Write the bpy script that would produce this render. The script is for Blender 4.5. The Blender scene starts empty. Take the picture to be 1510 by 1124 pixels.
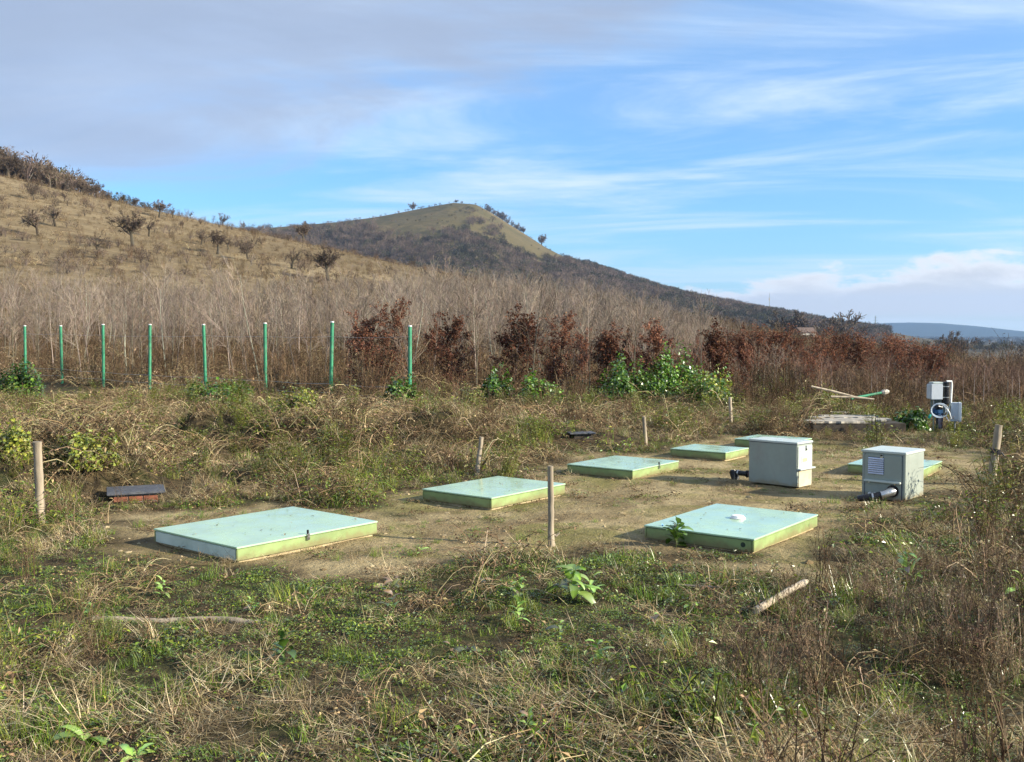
import bpy, bmesh, math, random
import numpy as np
from mathutils import Vector, Matrix
R = math.radians
rng = np.random.default_rng(7)
random.seed(7)
scene = bpy.context.scene
COL = scene.collection

# ------------------------------------------------------------------ camera
F, HZ, CAMH = 1500.0, 494.0, 1.7          # focal length in photo pixels, horizon row, eye height
PITCH = math.atan((562 - HZ) / F)
cam = bpy.data.cameras.new('camera')
cam.sensor_fit = 'HORIZONTAL'; cam.sensor_width = 36; cam.lens = F / 1510 * 36
cam.clip_start = 0.05; cam.clip_end = 30000
camo = bpy.data.objects.new('camera', cam); COL.objects.link(camo)
camo.location = (0, 0, CAMH); camo.rotation_euler = (R(90) - PITCH, 0, 0)
scene.camera = camo

# ------------------------------------------------------------------ render
scene.render.engine = 'CYCLES'
scene.cycles.use_denoising = True
scene.cycles.denoiser = 'OPENIMAGEDENOISE'
scene.cycles.max_bounces = 4; scene.cycles.diffuse_bounces = 2; scene.cycles.glossy_bounces = 3
scene.cycles.transmission_bounces = 3; scene.cycles.volume_bounces = 0; scene.cycles.transparent_max_bounces = 4
scene.view_settings.view_transform = 'Standard'; scene.view_settings.look = 'None'
scene.view_settings.gamma = 1; scene.view_settings.use_curve_mapping = False
scene.view_settings.exposure = 1.12

# ------------------------------------------------------------------ node helper
class NT:
    def __init__(s, tree): s.t = tree; s.n = tree.nodes; s.l = tree.links
    def new(s, typ, **kw):
        n = s.n.new(typ)
        for k, v in kw.items(): setattr(n, k, v)
        return n
    def put(s, sock, v):
        if isinstance(v, bpy.types.NodeSocket): s.l.new(v, sock)
        elif isinstance(v, (tuple, list)):
            sock.default_value = tuple(v) + (1,) if (len(v) == 3 and sock.type == 'RGBA') else tuple(v)
        else: sock.default_value = v
    def m(s, op, a, b=None, c=None, clamp=False):
        n = s.new('ShaderNodeMath', operation=op); n.use_clamp = clamp
        for i, v in enumerate((a, b, c)):
            if v is not None: s.put(n.inputs[i], v)
        return n.outputs[0]
    def ss(s, v, lo, hi, a=0.0, b=1.0):
        n = s.new('ShaderNodeMapRange', interpolation_type='SMOOTHSTEP')
        for k, x in zip(('Value', 'From Min', 'From Max', 'To Min', 'To Max'), (v, lo, hi, a, b)): s.put(n.inputs[k], x)
        return n.outputs[0]
    def mix(s, f, a, b, mode='MIX'):
        n = s.new('ShaderNodeMix', data_type='RGBA', blend_type=mode)
        s.put(n.inputs[0], f); s.put(n.inputs[6], a); s.put(n.inputs[7], b)
        return n.outputs[2]
    def noise(s, vec, scale, detail=4, rough=.55, dist=0, col=False):
        n = s.new('ShaderNodeTexNoise')
        if vec is not None: s.put(n.inputs['Vector'], vec)
        n.inputs['Scale'].default_value = scale; n.inputs['Detail'].default_value = detail
        n.inputs['Roughness'].default_value = rough; n.inputs['Distortion'].default_value = dist
        return n.outputs['Color' if col else 'Fac']
    def xyz(s, x, y, z):
        n = s.new('ShaderNodeCombineXYZ')
        for i, v in enumerate((x, y, z)): s.put(n.inputs[i], v)
        return n.outputs[0]
    def scale(s, v, k):
        n = s.new('ShaderNodeVectorMath', operation='MULTIPLY'); s.put(n.inputs[0], v); n.inputs[1].default_value = k
        return n.outputs[0]

# ------------------------------------------------------------------ world and sun
SUN_AZ = math.atan2(0.955, -0.297)          # from the right and a little behind the viewer
SUN_EL = R(23)
world = bpy.data.worlds.new('World'); scene.world = world; world.use_nodes = True
def build_world():
    w = NT(world.node_tree); w.n.clear()
    sky = w.new('ShaderNodeTexSky', sky_type='NISHITA'); sky.sun_disc = False
    sky.sun_elevation = SUN_EL; sky.sun_rotation = SUN_AZ
    sky.altitude = 150; sky.air_density = 1.1; sky.dust_density = 0.25; sky.ozone_density = 2.2
    hs = w.new('ShaderNodeHueSaturation'); hs.inputs['Saturation'].default_value = 1.12
    hs.inputs['Value'].default_value = 1.12; w.l.new(sky.outputs[0], hs.inputs['Color'])
    tc = w.new('ShaderNodeTexCoord').outputs['Generated']
    sp = w.new('ShaderNodeSeparateXYZ'); w.l.new(tc, sp.inputs[0])
    x, y, z = sp.outputs
    base = w.mix(1.0, hs.outputs[0], w.mix(w.ss(z, .02, .38), (.44, .72, 1.08), (.72, .90, 1.08)), 'MULTIPLY')
    a = w.m('ARCTAN2', x, y)
    den = w.m('ADD', w.m('MAXIMUM', z, 0.0), 0.10)
    px, py = w.m('DIVIDE', x, den), w.m('DIVIDE', y, den)
    # thin cirrus in long streaks
    wv = w.xyz(w.m('ADD', px, w.m('MULTIPLY', py, 0.30)), w.m('MULTIPLY', w.m('SUBTRACT', py, w.m('MULTIPLY', px, -0.10)), 2.6), 0)
    n1 = w.noise(wv, 0.55, 9, .62, .7)
    n2 = w.noise(w.xyz(px, py, 3.1), 0.33, 5, .5, .3)
    cir = w.m('MULTIPLY', w.ss(n1, .40, .74), w.ss(n2, .30, .58))
    veil = w.m('ADD', w.m('MULTIPLY', cir, .95), w.m('MULTIPLY', w.ss(z, .14, .34), w.ss(n1, .25, .65, .12, .40)), clamp=True)
    low = w.m('MULTIPLY', w.ss(n1, .36, .62), w.ss(z, .14, .05))
    veil = w.m('MAXIMUM', veil, w.m('MULTIPLY', low, .55))
    c = w.mix(veil, base, (4.5, 5.3, 6.1))
    # grey stratus towards the left
    sv = w.xyz(px, py, 7.7)
    n3 = w.noise(sv, 0.62, 9, .58, .5)
    Fst = w.m('ADD', w.m('MULTIPLY', w.m('SUBTRACT', z, .13), 3.2), w.m('MULTIPLY', w.m('ADD', a, .06), -3.6))
    Fst = w.m('ADD', Fst, w.m('MULTIPLY', w.m('SUBTRACT', n3, .5), 7.0))
    edge = w.ss(w.m('ADD', z, w.m('MULTIPLY', w.m('SUBTRACT', n3, .5), .12)), .105, .165)
    st = w.m('MULTIPLY', w.m('MULTIPLY', w.ss(Fst, -.15, 1.5), edge), .88)
    shade = w.mix(w.ss(n3, .35, .7), (2.9, 3.6, 4.9), (2.25, 2.68, 3.55))
    c = w.mix(st, c, shade)
    # low cumulus bank near the horizon to the right
    bv = w.xyz(w.m('MULTIPLY', a, 13), w.m('MULTIPLY', z, 34), 2.9)
    n4 = w.noise(bv, 1.0, 7, .6, .3)
    top = w.m('ADD', .050, w.m('MULTIPLY', w.ss(a, .18, .40), .018))
    G = w.m('ADD', w.m('SUBTRACT', top, z), w.m('MULTIPLY', w.m('SUBTRACT', n4, .5), .075))
    bank = w.m('MULTIPLY', w.ss(G, 0, .011), w.ss(a, .10, .20))
    bank = w.m('MULTIPLY', bank, w.ss(z, .008, .024, .35, .93))
    bcol = w.mix(w.ss(G, .002, .026), (6.3, 6.0, 5.6), (4.2, 4.0, 3.8))
    c = w.mix(bank, c, bcol)
    bg = w.new('ShaderNodeBackground'); w.put(bg.inputs[0], c); bg.inputs[1].default_value = 0.086
    out = w.new('ShaderNodeOutputWorld'); w.l.new(bg.outputs[0], out.inputs[0])
build_world()
sl = bpy.data.lights.new('sun', 'SUN'); sl.energy = 5.0; sl.angle = R(1.2); sl.color = (1.0, 0.90, 0.72)
so = bpy.data.objects.new('sun', sl); COL.objects.link(so); so.location = (60, -20, 60)
sd = Vector((math.sin(SUN_AZ) * math.cos(SUN_EL), math.cos(SUN_AZ) * math.cos(SUN_EL), math.sin(SUN_EL)))
so.rotation_euler = (-sd).to_track_quat('-Z', 'Y').to_euler()

# ------------------------------------------------------------------ terrain functions
_perm = np.random.default_rng(11).random((256, 256))
def vnoise(x, y):
    x = np.asarray(x, float); y = np.asarray(y, float)
    xi = np.floor(x).astype(int); yi = np.floor(y).astype(int)
    fx = x - xi; fy = y - yi
    fx = fx * fx * (3 - 2 * fx); fy = fy * fy * (3 - 2 * fy)
    g = lambda i, j: _perm[i & 255, j & 255]
    return (g(xi, yi) * (1 - fx) + g(xi + 1, yi) * fx) * (1 - fy) + (g(xi, yi + 1) * (1 - fx) + g(xi + 1, yi + 1) * fx) * fy
def fbm(x, y, o=4):
    s = 0; a = .5; n = 0
    for i in range(o):
        s = s + a * vnoise(x + 17.3 * i, y - 9.1 * i); n += a; a *= .5; x = x * 2.03; y = y * 2.03
    return s / n
def S(t): t = np.clip(t, 0, 1); return t * t * (3 - 2 * t)
def ray(px, py):
    x, y = px - 755, py - 562
    c, s = math.cos(PITCH), math.sin(PITCH)
    return np.array([x, F * c - y * s, -F * s - y * c])
def P(px, py, z=0.0):
    d = ray(px, py); t = (z - CAMH) / d[2]
    return Vector((d[0] * t, d[1] * t, z))
PADPX = [(60,790),(160,770),(250,752),(440,740),(560,745),(610,722),(700,705),(790,690),(850,668),(975,664),(1010,650),(1090,645),
 (1210,650),(1330,655),(1420,660),(1480,668),(1500,690),(1450,730),(1400,760),(1330,790),(1290,830),(1200,850),(1090,845),(1000,835),
 (880,815),(800,815),(700,832),(560,850),(430,862),(330,862),(200,850),(110,830)]
PAD = np.array([P(*p)[:2] for p in PADPX])
def pad_sd(x, y):                       # signed distance to the bare patch, negative inside
    x = np.asarray(x, float); y = np.asarray(y, float)
    d = np.full(x.shape, 1e9); ins = np.zeros(x.shape, bool)
    n = len(PAD)
    for i in range(n):
        ax, ay = PAD[i]; bx, by = PAD[(i + 1) % n]
        ex, ey = bx - ax, by - ay; wx, wy = x - ax, y - ay
        t = np.clip((wx * ex + wy * ey) / (ex * ex + ey * ey), 0, 1)
        d = np.minimum(d, (wx - ex * t) ** 2 + (wy - ey * t) ** 2)
        cond = ((ay > y) != (by > y)) & (x < (bx - ax) * (y - ay) / (by - ay + 1e-12) + ax)
        ins ^= cond
    d = np.sqrt(d)
    return np.where(ins, -d, d)
YR, YC, YD = 200.0, 1100.0, 5500.0
def tab(px, py): return (np.array(px) - 755) / F, (HZ - np.array(py)) / F
FAR_U, FAR_E = tab([-900,100,300,395,460,520,570,610,650,675,705,725,760,800,840,900,960,1040,1110,1160,1230,1320,2500],
                   [430,372,352,343,338,334,327,319,311,307,309,320,343,369,390,410,430,449,464,476,495,512,516])
DIS_U, DIS_E = tab([-3000,900,1180,1240,1290,1330,1370,1420,1460,1480,1510,1700,4000],
                   [488,486,484,480.5,478,475.5,476.5,481,487,490.5,492.5,493,491])
def H(x, y):
    x = np.asarray(x, float); y = np.asarray(y, float)
    r = np.sqrt(x * x + y * y); yy = np.maximum(y, 1.0); u = x / np.maximum(r, 1.0)
    fwd = S((y + 5) / 20)
    base = -14 * (1 - np.exp(-np.maximum(0, r - 19) / 300)) * S((u + .02) / .34)
    base = np.where(r > 400, base * 1.0 + (-14 - base) * S((r - 400) / 900), base)
    bank = .05 * S((y - (12.5 + .20 * x)) / 7) * S((6 - x) / 6) * (1 - S((r - 40) / 40))
    z = base + bank
    # left orchard slope
    zc = 10.1 - .224 * np.maximum(x, -260)
    t = S((y - 24) / (YR - 24)) ** 1.12 * (1 - S((y - YR - 15) / 330))
    d = zc - base; sp = np.where(d > 30, d, 4 * np.log1p(np.exp(np.clip(d, -60, 30) / 4)))
    z = z + t * sp * fwd
    z = z + t * (1 - t) * 2.2 * (fbm(x / 45, y / 45, 3) - .5) * 4
    # the peaked hill
    Rz = CAMH + YC * np.interp(x / YC, FAR_U, FAR_E)
    pf = S((y - 430) / (YC - 430)) ** 1.1 * (1 - S((y - YC) / 900))
    pf = np.where(y > 0, pf, 0)
    rel = (fbm(x / 150 + 3, y / 150, 4) - .5) * 46 * pf * (1 - pf) * 2
    z = z + pf * np.maximum(Rz - base, 0) + rel
    # the far blue ridge
    Dz = CAMH + YD * np.interp(x / YD, DIS_U, DIS_E)
    pd = S((y - 4300) / (YD - 4300))
    z = z * (1 - pd) + pd * (Dz + (fbm(x / 240, y / 240, 3) - .5) * 5)
    # small relief close by
    sd_ = np.where(r < 40, 1.0, 0.0)
    z = z + sd_ * (fbm(x / .9, y / .9, 4) - .5) * .09 * S((r - .5) / 2)
    return z
def Hn(x, y):                              # with the pad levelled
    x = np.asarray(x, float); y = np.asarray(y, float)
    z = H(x, y); r = np.sqrt(x * x + y * y)
    near = (r < 30)
    if np.any(near):
        k = S((.35 - pad_sd(x, y)) / .7)
        flat = (fbm(x / .5 + 9, y / .5, 4) - .5) * .035
        m = S((fbm(x/1.8 + 31, y/1.5, 3) - .40)/.26)*.48 + S((fbm(x/.8 + 3, y/.8, 2) - .45)/.3)*.10
        z = z + m*S((pad_sd(x, y) - .25)/1.6)*S((y - 8.5)/3)*(1 - S((r - 15.5)/5))*S((5.5 - x)/4)
        z = np.where(near, z * (1 - k) + flat * k, z)
    return z
def hz(x, y): return float(Hn(np.array([x]), np.array([y]))[0])
def at(px, py, off=0.0):                    # where a photo ray meets the terrain
    d = ray(px, py); d = d / d[1]
    ys = np.exp(np.linspace(math.log(2.5), math.log(6500), 3000))
    zz = CAMH + d[2] * ys; g = Hn(d[0] * ys, ys)
    k = np.argmax(zz < g)
    if not (zz < g).any(): k = len(ys) - 1
    yv = ys[k]
    if k > 0:
        a0 = zz[k-1] - g[k-1]; a1 = zz[k] - g[k]; yv = ys[k-1] + (ys[k] - ys[k-1]) * a0 / (a0 - a1 + 1e-9)
    return Vector((d[0] * yv, yv, hz(d[0] * yv, yv) + off))
def crest(px, ylo, yhi):                    # the skyline point in a direction
    ys = np.linspace(ylo, yhi, 400); dx = ray(px, 494); xs = dx[0] / dx[1] * ys
    g = Hn(xs, ys); k = np.argmax((g - CAMH) / ys)
    return Vector((xs[k], ys[k], g[k]))

# ------------------------------------------------------------------ materials
def new_mat(name):
    m = bpy.data.materials.new(name); m.use_nodes = True; t = NT(m.node_tree); t.n.clear()
    out = t.new('ShaderNodeOutputMaterial'); return m, t, out
def principled(t, out, color, rough=.8, bump=None, bstr=.3, bdist=.01, spec=.3, metal=0, coat=0):
    b = t.new('ShaderNodeBsdfPrincipled'); t.put(b.inputs['Base Color'], color); t.put(b.inputs['Roughness'], rough)
    b.inputs['Specular IOR Level'].default_value = spec; b.inputs['Metallic'].default_value = metal
    b.inputs['Coat Weight'].default_value = coat; b.inputs['Coat Roughness'].default_value = .08
    if bump is not None:
        n = t.new('ShaderNodeBump'); n.inputs['Strength'].default_value = bstr; n.inputs['Distance'].default_value = bdist
        t.put(n.inputs['Height'], bump); t.l.new(n.outputs[0], b.inputs['Normal'])
    t.l.new(b.outputs[0], out.inputs[0]); return b
def pos(t): return t.new('ShaderNodeNewGeometry').outputs['Position']
def objc(t): return t.new('ShaderNodeTexCoord').outputs['Object']
MATS = {}
def simple(name, col, rough=.6, var=.25, scale=12, dirt=None, spec=.3, metal=0, bump=.1, coat=0, stretch=(1,1,1), splash=None, low=None):
    m, t, o = new_mat(name); v = t.scale(objc(t), stretch)
    n = t.noise(v, scale, 6, .6)
    c = t.mix(t.ss(n, .3, .7), tuple(k * (1 - var) for k in col), tuple(min(1, k * (1 + var)) for k in col))
    if dirt: c = t.mix(t.ss(t.noise(v, scale * .35, 7, .65, .5), .5, .72, 0, .75), c, dirt)
    if splash:                                # dried rain spots, dust films and grit left on a flat top
        c = t.mix(t.ss(t.noise(v, 34, 4, .7), .64, .74, 0, .4), c, splash); c = t.mix(t.ss(t.noise(t.scale(v, (1, 3.5, 1)), 3.2, 7, .7, .8), .55, .74, 0, .30), c, splash)
    if low:                                   # soil splashed up from the ground
        zz = t.new('ShaderNodeSeparateXYZ'); t.l.new(objc(t), zz.inputs[0]); hgt = t.m('ADD', zz.outputs[2], t.m('MULTIPLY', t.m('SUBTRACT', t.noise(v, 9, 6, .7), .5), .16))
        c = t.mix(t.ss(hgt, .085, .02, 0, .8), c, low)
    rr = t.ss(t.noise(v, scale * 2.3, 4), .3, .7, max(.02, rough - .12), min(1, rough + .12))
    principled(t, o, c, rr, t.noise(v, scale * 5, 5) if bump else None, bump, .004, spec, metal, coat)
    MATS[name] = m; return m
def veg_mat(name, transl=.3, sat=1.0, lo=.72, hi=1.25, gloss=0.0):
    m, t, o = new_mat(name)
    a = t.new('ShaderNodeAttribute', attribute_name='col').outputs['Color']
    rnd = t.new('ShaderNodeObjectInfo').outputs['Random']
    nz = t.noise(pos(t), .9, 3)
    k = t.m('MULTIPLY', t.ss(rnd, 0, 1, lo, hi), t.ss(nz, .3, .7, .85, 1.15))
    c = t.mix(1.0, a, t.xyz(k, k, k), 'MULTIPLY')
    d = t.new('ShaderNodeBsdfDiffuse'); t.put(d.inputs[0], c)
    tr = t.new('ShaderNodeBsdfTranslucent'); t.put(tr.inputs[0], c)
    mx = t.new('ShaderNodeMixShader'); mx.inputs[0].default_value = transl
    t.l.new(d.outputs[0], mx.inputs[1]); t.l.new(tr.outputs[0], mx.inputs[2]); sh = mx.outputs[0]
    if gloss:
        g = t.new('ShaderNodeBsdfGlossy'); g.inputs['Roughness'].default_value = .38
        fr = t.new('ShaderNodeFresnel'); fr.inputs[0].default_value = 1.45
        mg = t.new('ShaderNodeMixShader'); t.put(mg.inputs[0], t.m('MULTIPLY', fr.outputs[0], gloss))
        t.l.new(sh, mg.inputs[1]); t.l.new(g.outputs[0], mg.inputs[2]); sh = mg.outputs[0]
    t.l.new(sh, o.inputs[0]); MATS[name] = m; return m
veg_mat('dry_plants', .14); veg_mat('green_leaves', .32, gloss=.16); veg_mat('bark_twigs', 0.0, lo=.8, hi=1.2)
veg_mat('beech_leaves', .30); veg_mat('shrub_twigs', .0, lo=.6, hi=1.35)

def ground_mat():
    m, t, o = new_mat('soil_and_litter'); p = pos(t)
    at_ = t.new('ShaderNodeAttribute', attribute_name='soil').outputs['Fac']
    n1, n2, n3 = t.noise(p, 1.3, 6, .6), t.noise(p, 11, 6, .65), t.noise(p, 55, 4, .6)
    lit = t.mix(t.ss(n2, .35, .68), (.028, .021, .012), (.105, .078, .04))  # litter darkened so gaps between plants read as deep shade
    lit = t.mix(t.ss(n1, .48, .62, 0, .6), lit, (.035, .05, .012))
    soil = t.mix(t.ss(n1, .36, .64), (.25, .19, .098), (.385, .305, .165))
    soil = t.mix(t.ss(n2, .52, .74, 0, .65), soil, (.19, .135, .065))
    soil = t.mix(t.ss(n3, .55, .75, 0, .5), soil, (.13, .095, .05))
    soil = t.mix(t.ss(t.noise(p, .8, 6, .65, 1.2), .48, .62, 0, .7), soil, (.15, .107, .056))
    moss = t.ss(t.noise(p, .95, 6, .65, .8), .46, .62, 0, .62)
    soil = t.mix(moss, soil, (.15, .15, .035))
    c = t.mix(at_, lit, soil)
    h = t.m('ADD', t.m('MULTIPLY', n2, 1.0), t.m('MULTIPLY', n3, .35))
    principled(t, o, c, .95, h, .9, .06, .15); return m
def hill_mat(name, cols, streak, scale):
    m, t, o = new_mat(name); p = pos(t)
    v = t.scale(p, streak)
    n1, n2, n3 = t.noise(v, scale, 7, .62, .6), t.noise(v, scale * 5, 6, .65), t.noise(p, scale * .25, 4)
    c = t.mix(t.ss(n1, .36, .64), cols[0], cols[1])
    c = t.mix(t.ss(n2, .46, .7, 0, .7), c, cols[2])
    c = t.mix(t.ss(n3, .45, .65, 0, .75), c, cols[3])
    c = t.mix(t.ss(t.noise(v, scale * 22, 5, .7), .42, .64, 0, .55), c, cols[2])
    principled(t, o, c, 1.0, n2, .8, 1.0 / scale * .05, .05); return m
MATS['ground'] = ground_mat()
MATS['orchard'] = hill_mat('dry_hill_grass', [(.185,.14,.08),(.28,.22,.13),(.11,.08,.048),(.145,.11,.064)], (.35, 1, 1), .16)
MATS['peak'] = hill_mat('hill_turf', [(.095,.083,.038),(.155,.12,.06),(.065,.055,.030),(.115,.095,.045)], (1, 1, 1), .022)
MATS['plain'] = hill_mat('field_soil', [(.095,.085,.06),(.14,.122,.095),(.06,.055,.036),(.115,.10,.075)], (1, .35, 1), .004)
MATS['distant'] = hill_mat('forest_far', [(.022,.035,.022),(.032,.045,.028),(.016,.026,.018),(.026,.038,.025)], (1, 1, 1), .006)

# ------------------------------------------------------------------ mesh builders
class MB:                                   # collects vertices, faces and a colour for each vertex
    def __init__(s): s.v = []; s.f = []; s.c = []
    def add(s, vs, fs, col):
        n = len(s.v); s.v += [tuple(p) for p in vs]; s.f += [tuple(i + n for i in f) for f in fs]
        s.c += [col] * len(vs) if not isinstance(col, list) else col
    def tube(s, pts, rad, col, sides=3, cap=False):
        n = len(pts); vs = []
        for i, p in enumerate(pts):
            p = Vector(p); d = Vector(pts[min(i + 1, n - 1)]) - Vector(pts[max(i - 1, 0)])
            d.normalize()
            ax = d.cross(Vector((0.31, 0.17, 0.93)) if abs(d.z) < .9 else Vector((1, 0.1, 0))); ax.normalize(); bx = d.cross(ax)
            r = rad[i] if isinstance(rad, (list, tuple)) else rad
            for k in range(sides):
                t = 2 * math.pi * k / sides; vs.append(p + ax * (r * math.cos(t)) + bx * (r * math.sin(t)))
        fs = [(i*sides+k, i*sides+(k+1) % sides, (i+1)*sides+(k+1) % sides, (i+1)*sides+k) for i in range(n-1) for k in range(sides)]
        if cap: fs += [tuple(range(sides))[::-1], tuple((n-1)*sides + k for k in range(sides))]
        s.add(vs, fs, col)
    def blade(s, base, az, length, width, lean, curve, col, seg=3, tipcol=None):
        d = Vector((math.cos(az), math.sin(az), 0)); w = Vector((-d.y, d.x, 0)); p = Vector(base); th = lean; vs = []; cs = []
        for i in range(seg + 1):
            k = i / seg; ww = width * (1 - k * .92) * .5
            vs += [p - w * ww, p + w * ww]
            c = col if tipcol is None else tuple(a + (b - a) * k for a, b in zip(col, tipcol)); cs += [c, c]
            p = p + (d * math.sin(th) + Vector((0, 0, math.cos(th)))) * (length / seg); th += curve / seg
        s.add(vs, [(2*i, 2*i+1, 2*i+3, 2*i+2) for i in range(seg)], cs)
    def leaf(s, base, d, nrm, L, W, col, fold=.25):
        d = Vector(d).normalized(); nrm = Vector(nrm); w = d.cross(nrm)
        if w.length < 1e-4: w = d.orthogonal()
        w.normalize(); up = w.cross(d)
        b = Vector(base); mid = b + d * L * .45
        vs = [b, mid - w * W * .5 + up * W * fold, b + d * L, mid + w * W * .5 + up * W * fold]
        s.add(vs, [(0, 1, 2), (0, 2, 3)], col)
    def box(s, c, size, col=(1,1,1), rot=None):
        x, y, z = (k / 2 for k in size); vs = [Vector((i*x, j*y, k*z)) for k in (-1,1) for j in (-1,1) for i in (-1,1)]
        if rot is not None: vs = [rot @ v for v in vs]
        vs = [v + Vector(c) for v in vs]
        s.add(vs, [(0,2,3,1),(4,5,7,6),(0,1,5,4),(2,6,7,3),(0,4,6,2),(1,3,7,5)], col)
    def mesh(s, name, mat):
        me = bpy.data.meshes.new(name); me.from_pydata(s.v, [], s.f)
        ca = me.color_attributes.new('col', 'FLOAT_COLOR', 'POINT')
        a = np.ones((len(s.v), 4), np.float32); a[:, :3] = np.array(s.c, np.float32).reshape(-1, 3); ca.data.foreach_set('color', a.ravel())
        me.materials.append(MATS[mat] if isinstance(mat, str) else mat); me.update(); return me
def link(name, me, parent=None, loc=None, rot=None, scale=None):
    o = bpy.data.objects.new(name, me); COL.objects.link(o); o.parent = parent
    if loc is not None: o.location = loc
    if rot is not None: o.rotation_euler = rot
    if scale is not None: o.scale = (scale,) * 3 if isinstance(scale, (int, float)) else scale
    return o
def tag(o, label=None, cat=None, group=None, kind=None):
    for k, v in (('label', label), ('category', cat), ('group', group), ('kind', kind)):
        if v: o[k] = v
    return o
def thing(name, label, cat, loc=(0,0,0), rz=0, group=None):
    return tag(link(name, None, None, loc, (0, 0, rz)), label, cat, group)
def copy_tree(o, parent=None):
    c = o.copy(); COL.objects.link(c); c.parent = parent
    for ch in o.children: copy_tree(ch, c)
    return c
def bevel_mesh(name, mat, build, bevel=.004, seg=2, smooth=True):   # hard-surface part
    bm = bmesh.new(); build(bm)
    if bevel: bmesh.ops.bevel(bm, geom=[e for e in bm.edges if e.calc_face_angle(0) > .6], offset=bevel, segments=seg, affect='EDGES', clamp_overlap=True)
    me = bpy.data.meshes.new(name); bm.to_mesh(me); bm.free(); me.materials.append(MATS[mat])
    if smooth:
        me.polygons.foreach_set('use_smooth', [True] * len(me.polygons)); me.set_sharp_from_angle(angle=R(35))
    return me
def b_box(bm, c, s, rot=None):
    m = Matrix.Translation(c) @ (rot.to_4x4() if rot is not None else Matrix()) @ Matrix.Diagonal((s[0], s[1], s[2], 1))
    return bmesh.ops.create_cube(bm, size=1, matrix=m)
def b_cyl(bm, a, b, r, r2=None, seg=20):
    a = Vector(a); b = Vector(b); q = (b - a).to_track_quat('Z', 'Y').to_matrix().to_4x4()
    return bmesh.ops.create_cone(bm, cap_ends=True, segments=seg, radius1=r, radius2=r if r2 is None else r2, depth=(b-a).length, matrix=Matrix.Translation((a+b)/2) @ q)
def pbox(name, mat, parent, c, s, bevel=.004, rot=None): return link(name, bevel_mesh(name, mat, lambda bm: b_box(bm, c, s, rot), bevel), parent)
def pcyl(name, mat, parent, a, b, r, bevel=.002, r2=None, seg=20): return link(name, bevel_mesh(name, mat, lambda bm: b_cyl(bm, a, b, r, r2, seg), bevel), parent)
def ptube(name, mat, parent, pts, rad, sides=10):
    mb = MB(); mb.tube(pts, rad, (1,1,1), sides, True); me = mb.mesh(name, mat)
    me.polygons.foreach_set('use_smooth', [True] * len(me.polygons)); me.set_sharp_from_angle(angle=R(50))
    return link(name, me, parent)

# ------------------------------------------------------------------ ground, hills
def build_terrain():
    azs = np.concatenate([np.arange(-38, 38, .16), np.arange(38, 322, 4.0)])
    azs = np.radians(azs); na = len(azs)
    rs = np.concatenate([[0.001, .6], np.exp(np.linspace(math.log(1.0), math.log(7000), 480))]); nr = len(rs)
    A, Rr = np.meshgrid(azs, rs); X = Rr * np.sin(A); Y = Rr * np.cos(A)
    Z = Hn(X.ravel(), Y.ravel()).reshape(X.shape)
    soil = np.zeros_like(X); near = Rr < 32
    sdn = pad_sd(X[near], Y[near]) + (fbm(X[near] / .9, Y[near] / .6, 5) - .5) * 2.4 + .12
    soil[near] = S((.2 - sdn) / .7)
    V = np.stack([X, Y, Z], -1).reshape(-1, 3)
    i, j = np.meshgrid(np.arange(nr - 1), np.arange(na), indexing='ij'); j2 = (j + 1) % na
    q = np.stack([i*na+j, i*na+j2, (i+1)*na+j2, (i+1)*na+j], -1).reshape(-1, 4)[:, ::-1]
    c = V[q].mean(1); r = np.hypot(c[:, 0], c[:, 1]); u = c[:, 0] / np.maximum(r, 1)
    cls = np.zeros(len(q), int)
    cls[r > 46] = 3
    cls[(c[:, 1] > 40) & (r > 46) & (c[:, 1] < 420) & (c[:, 0] < 18 + .08 * c[:, 1])] = 1
    cls[(c[:, 1] > 420) & (c[:, 1] < 2000) & (u < .34) & (u > -.75)] = 2
    cls[c[:, 1] > 4150] = 4
    def emit(name, k, mat, extra=None):
        f = q[cls == k]; ids, inv = np.unique(f, return_inverse=True); inv = inv.reshape(f.shape)
        me = bpy.data.meshes.new(name); me.from_pydata(V[ids].tolist(), [], inv.tolist())
        if k == 0:
            at_ = me.attributes.new('soil', 'FLOAT', 'POINT'); at_.data.foreach_set('value', soil.ravel()[ids].astype(np.float32))
        me.polygons.foreach_set('use_smooth', [True] * len(me.polygons)); me.materials.append(MATS[mat]); me.update()
        return tag(link(name, me), kind='structure')
    emit('ground', 0, 'ground'); emit('orchard_hill', 1, 'orchard'); emit('peaked_hill', 2, 'peak')
    emit('valley_plain', 3, 'plain'); emit('distant_hill', 4, 'distant')
build_terrain()

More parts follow.
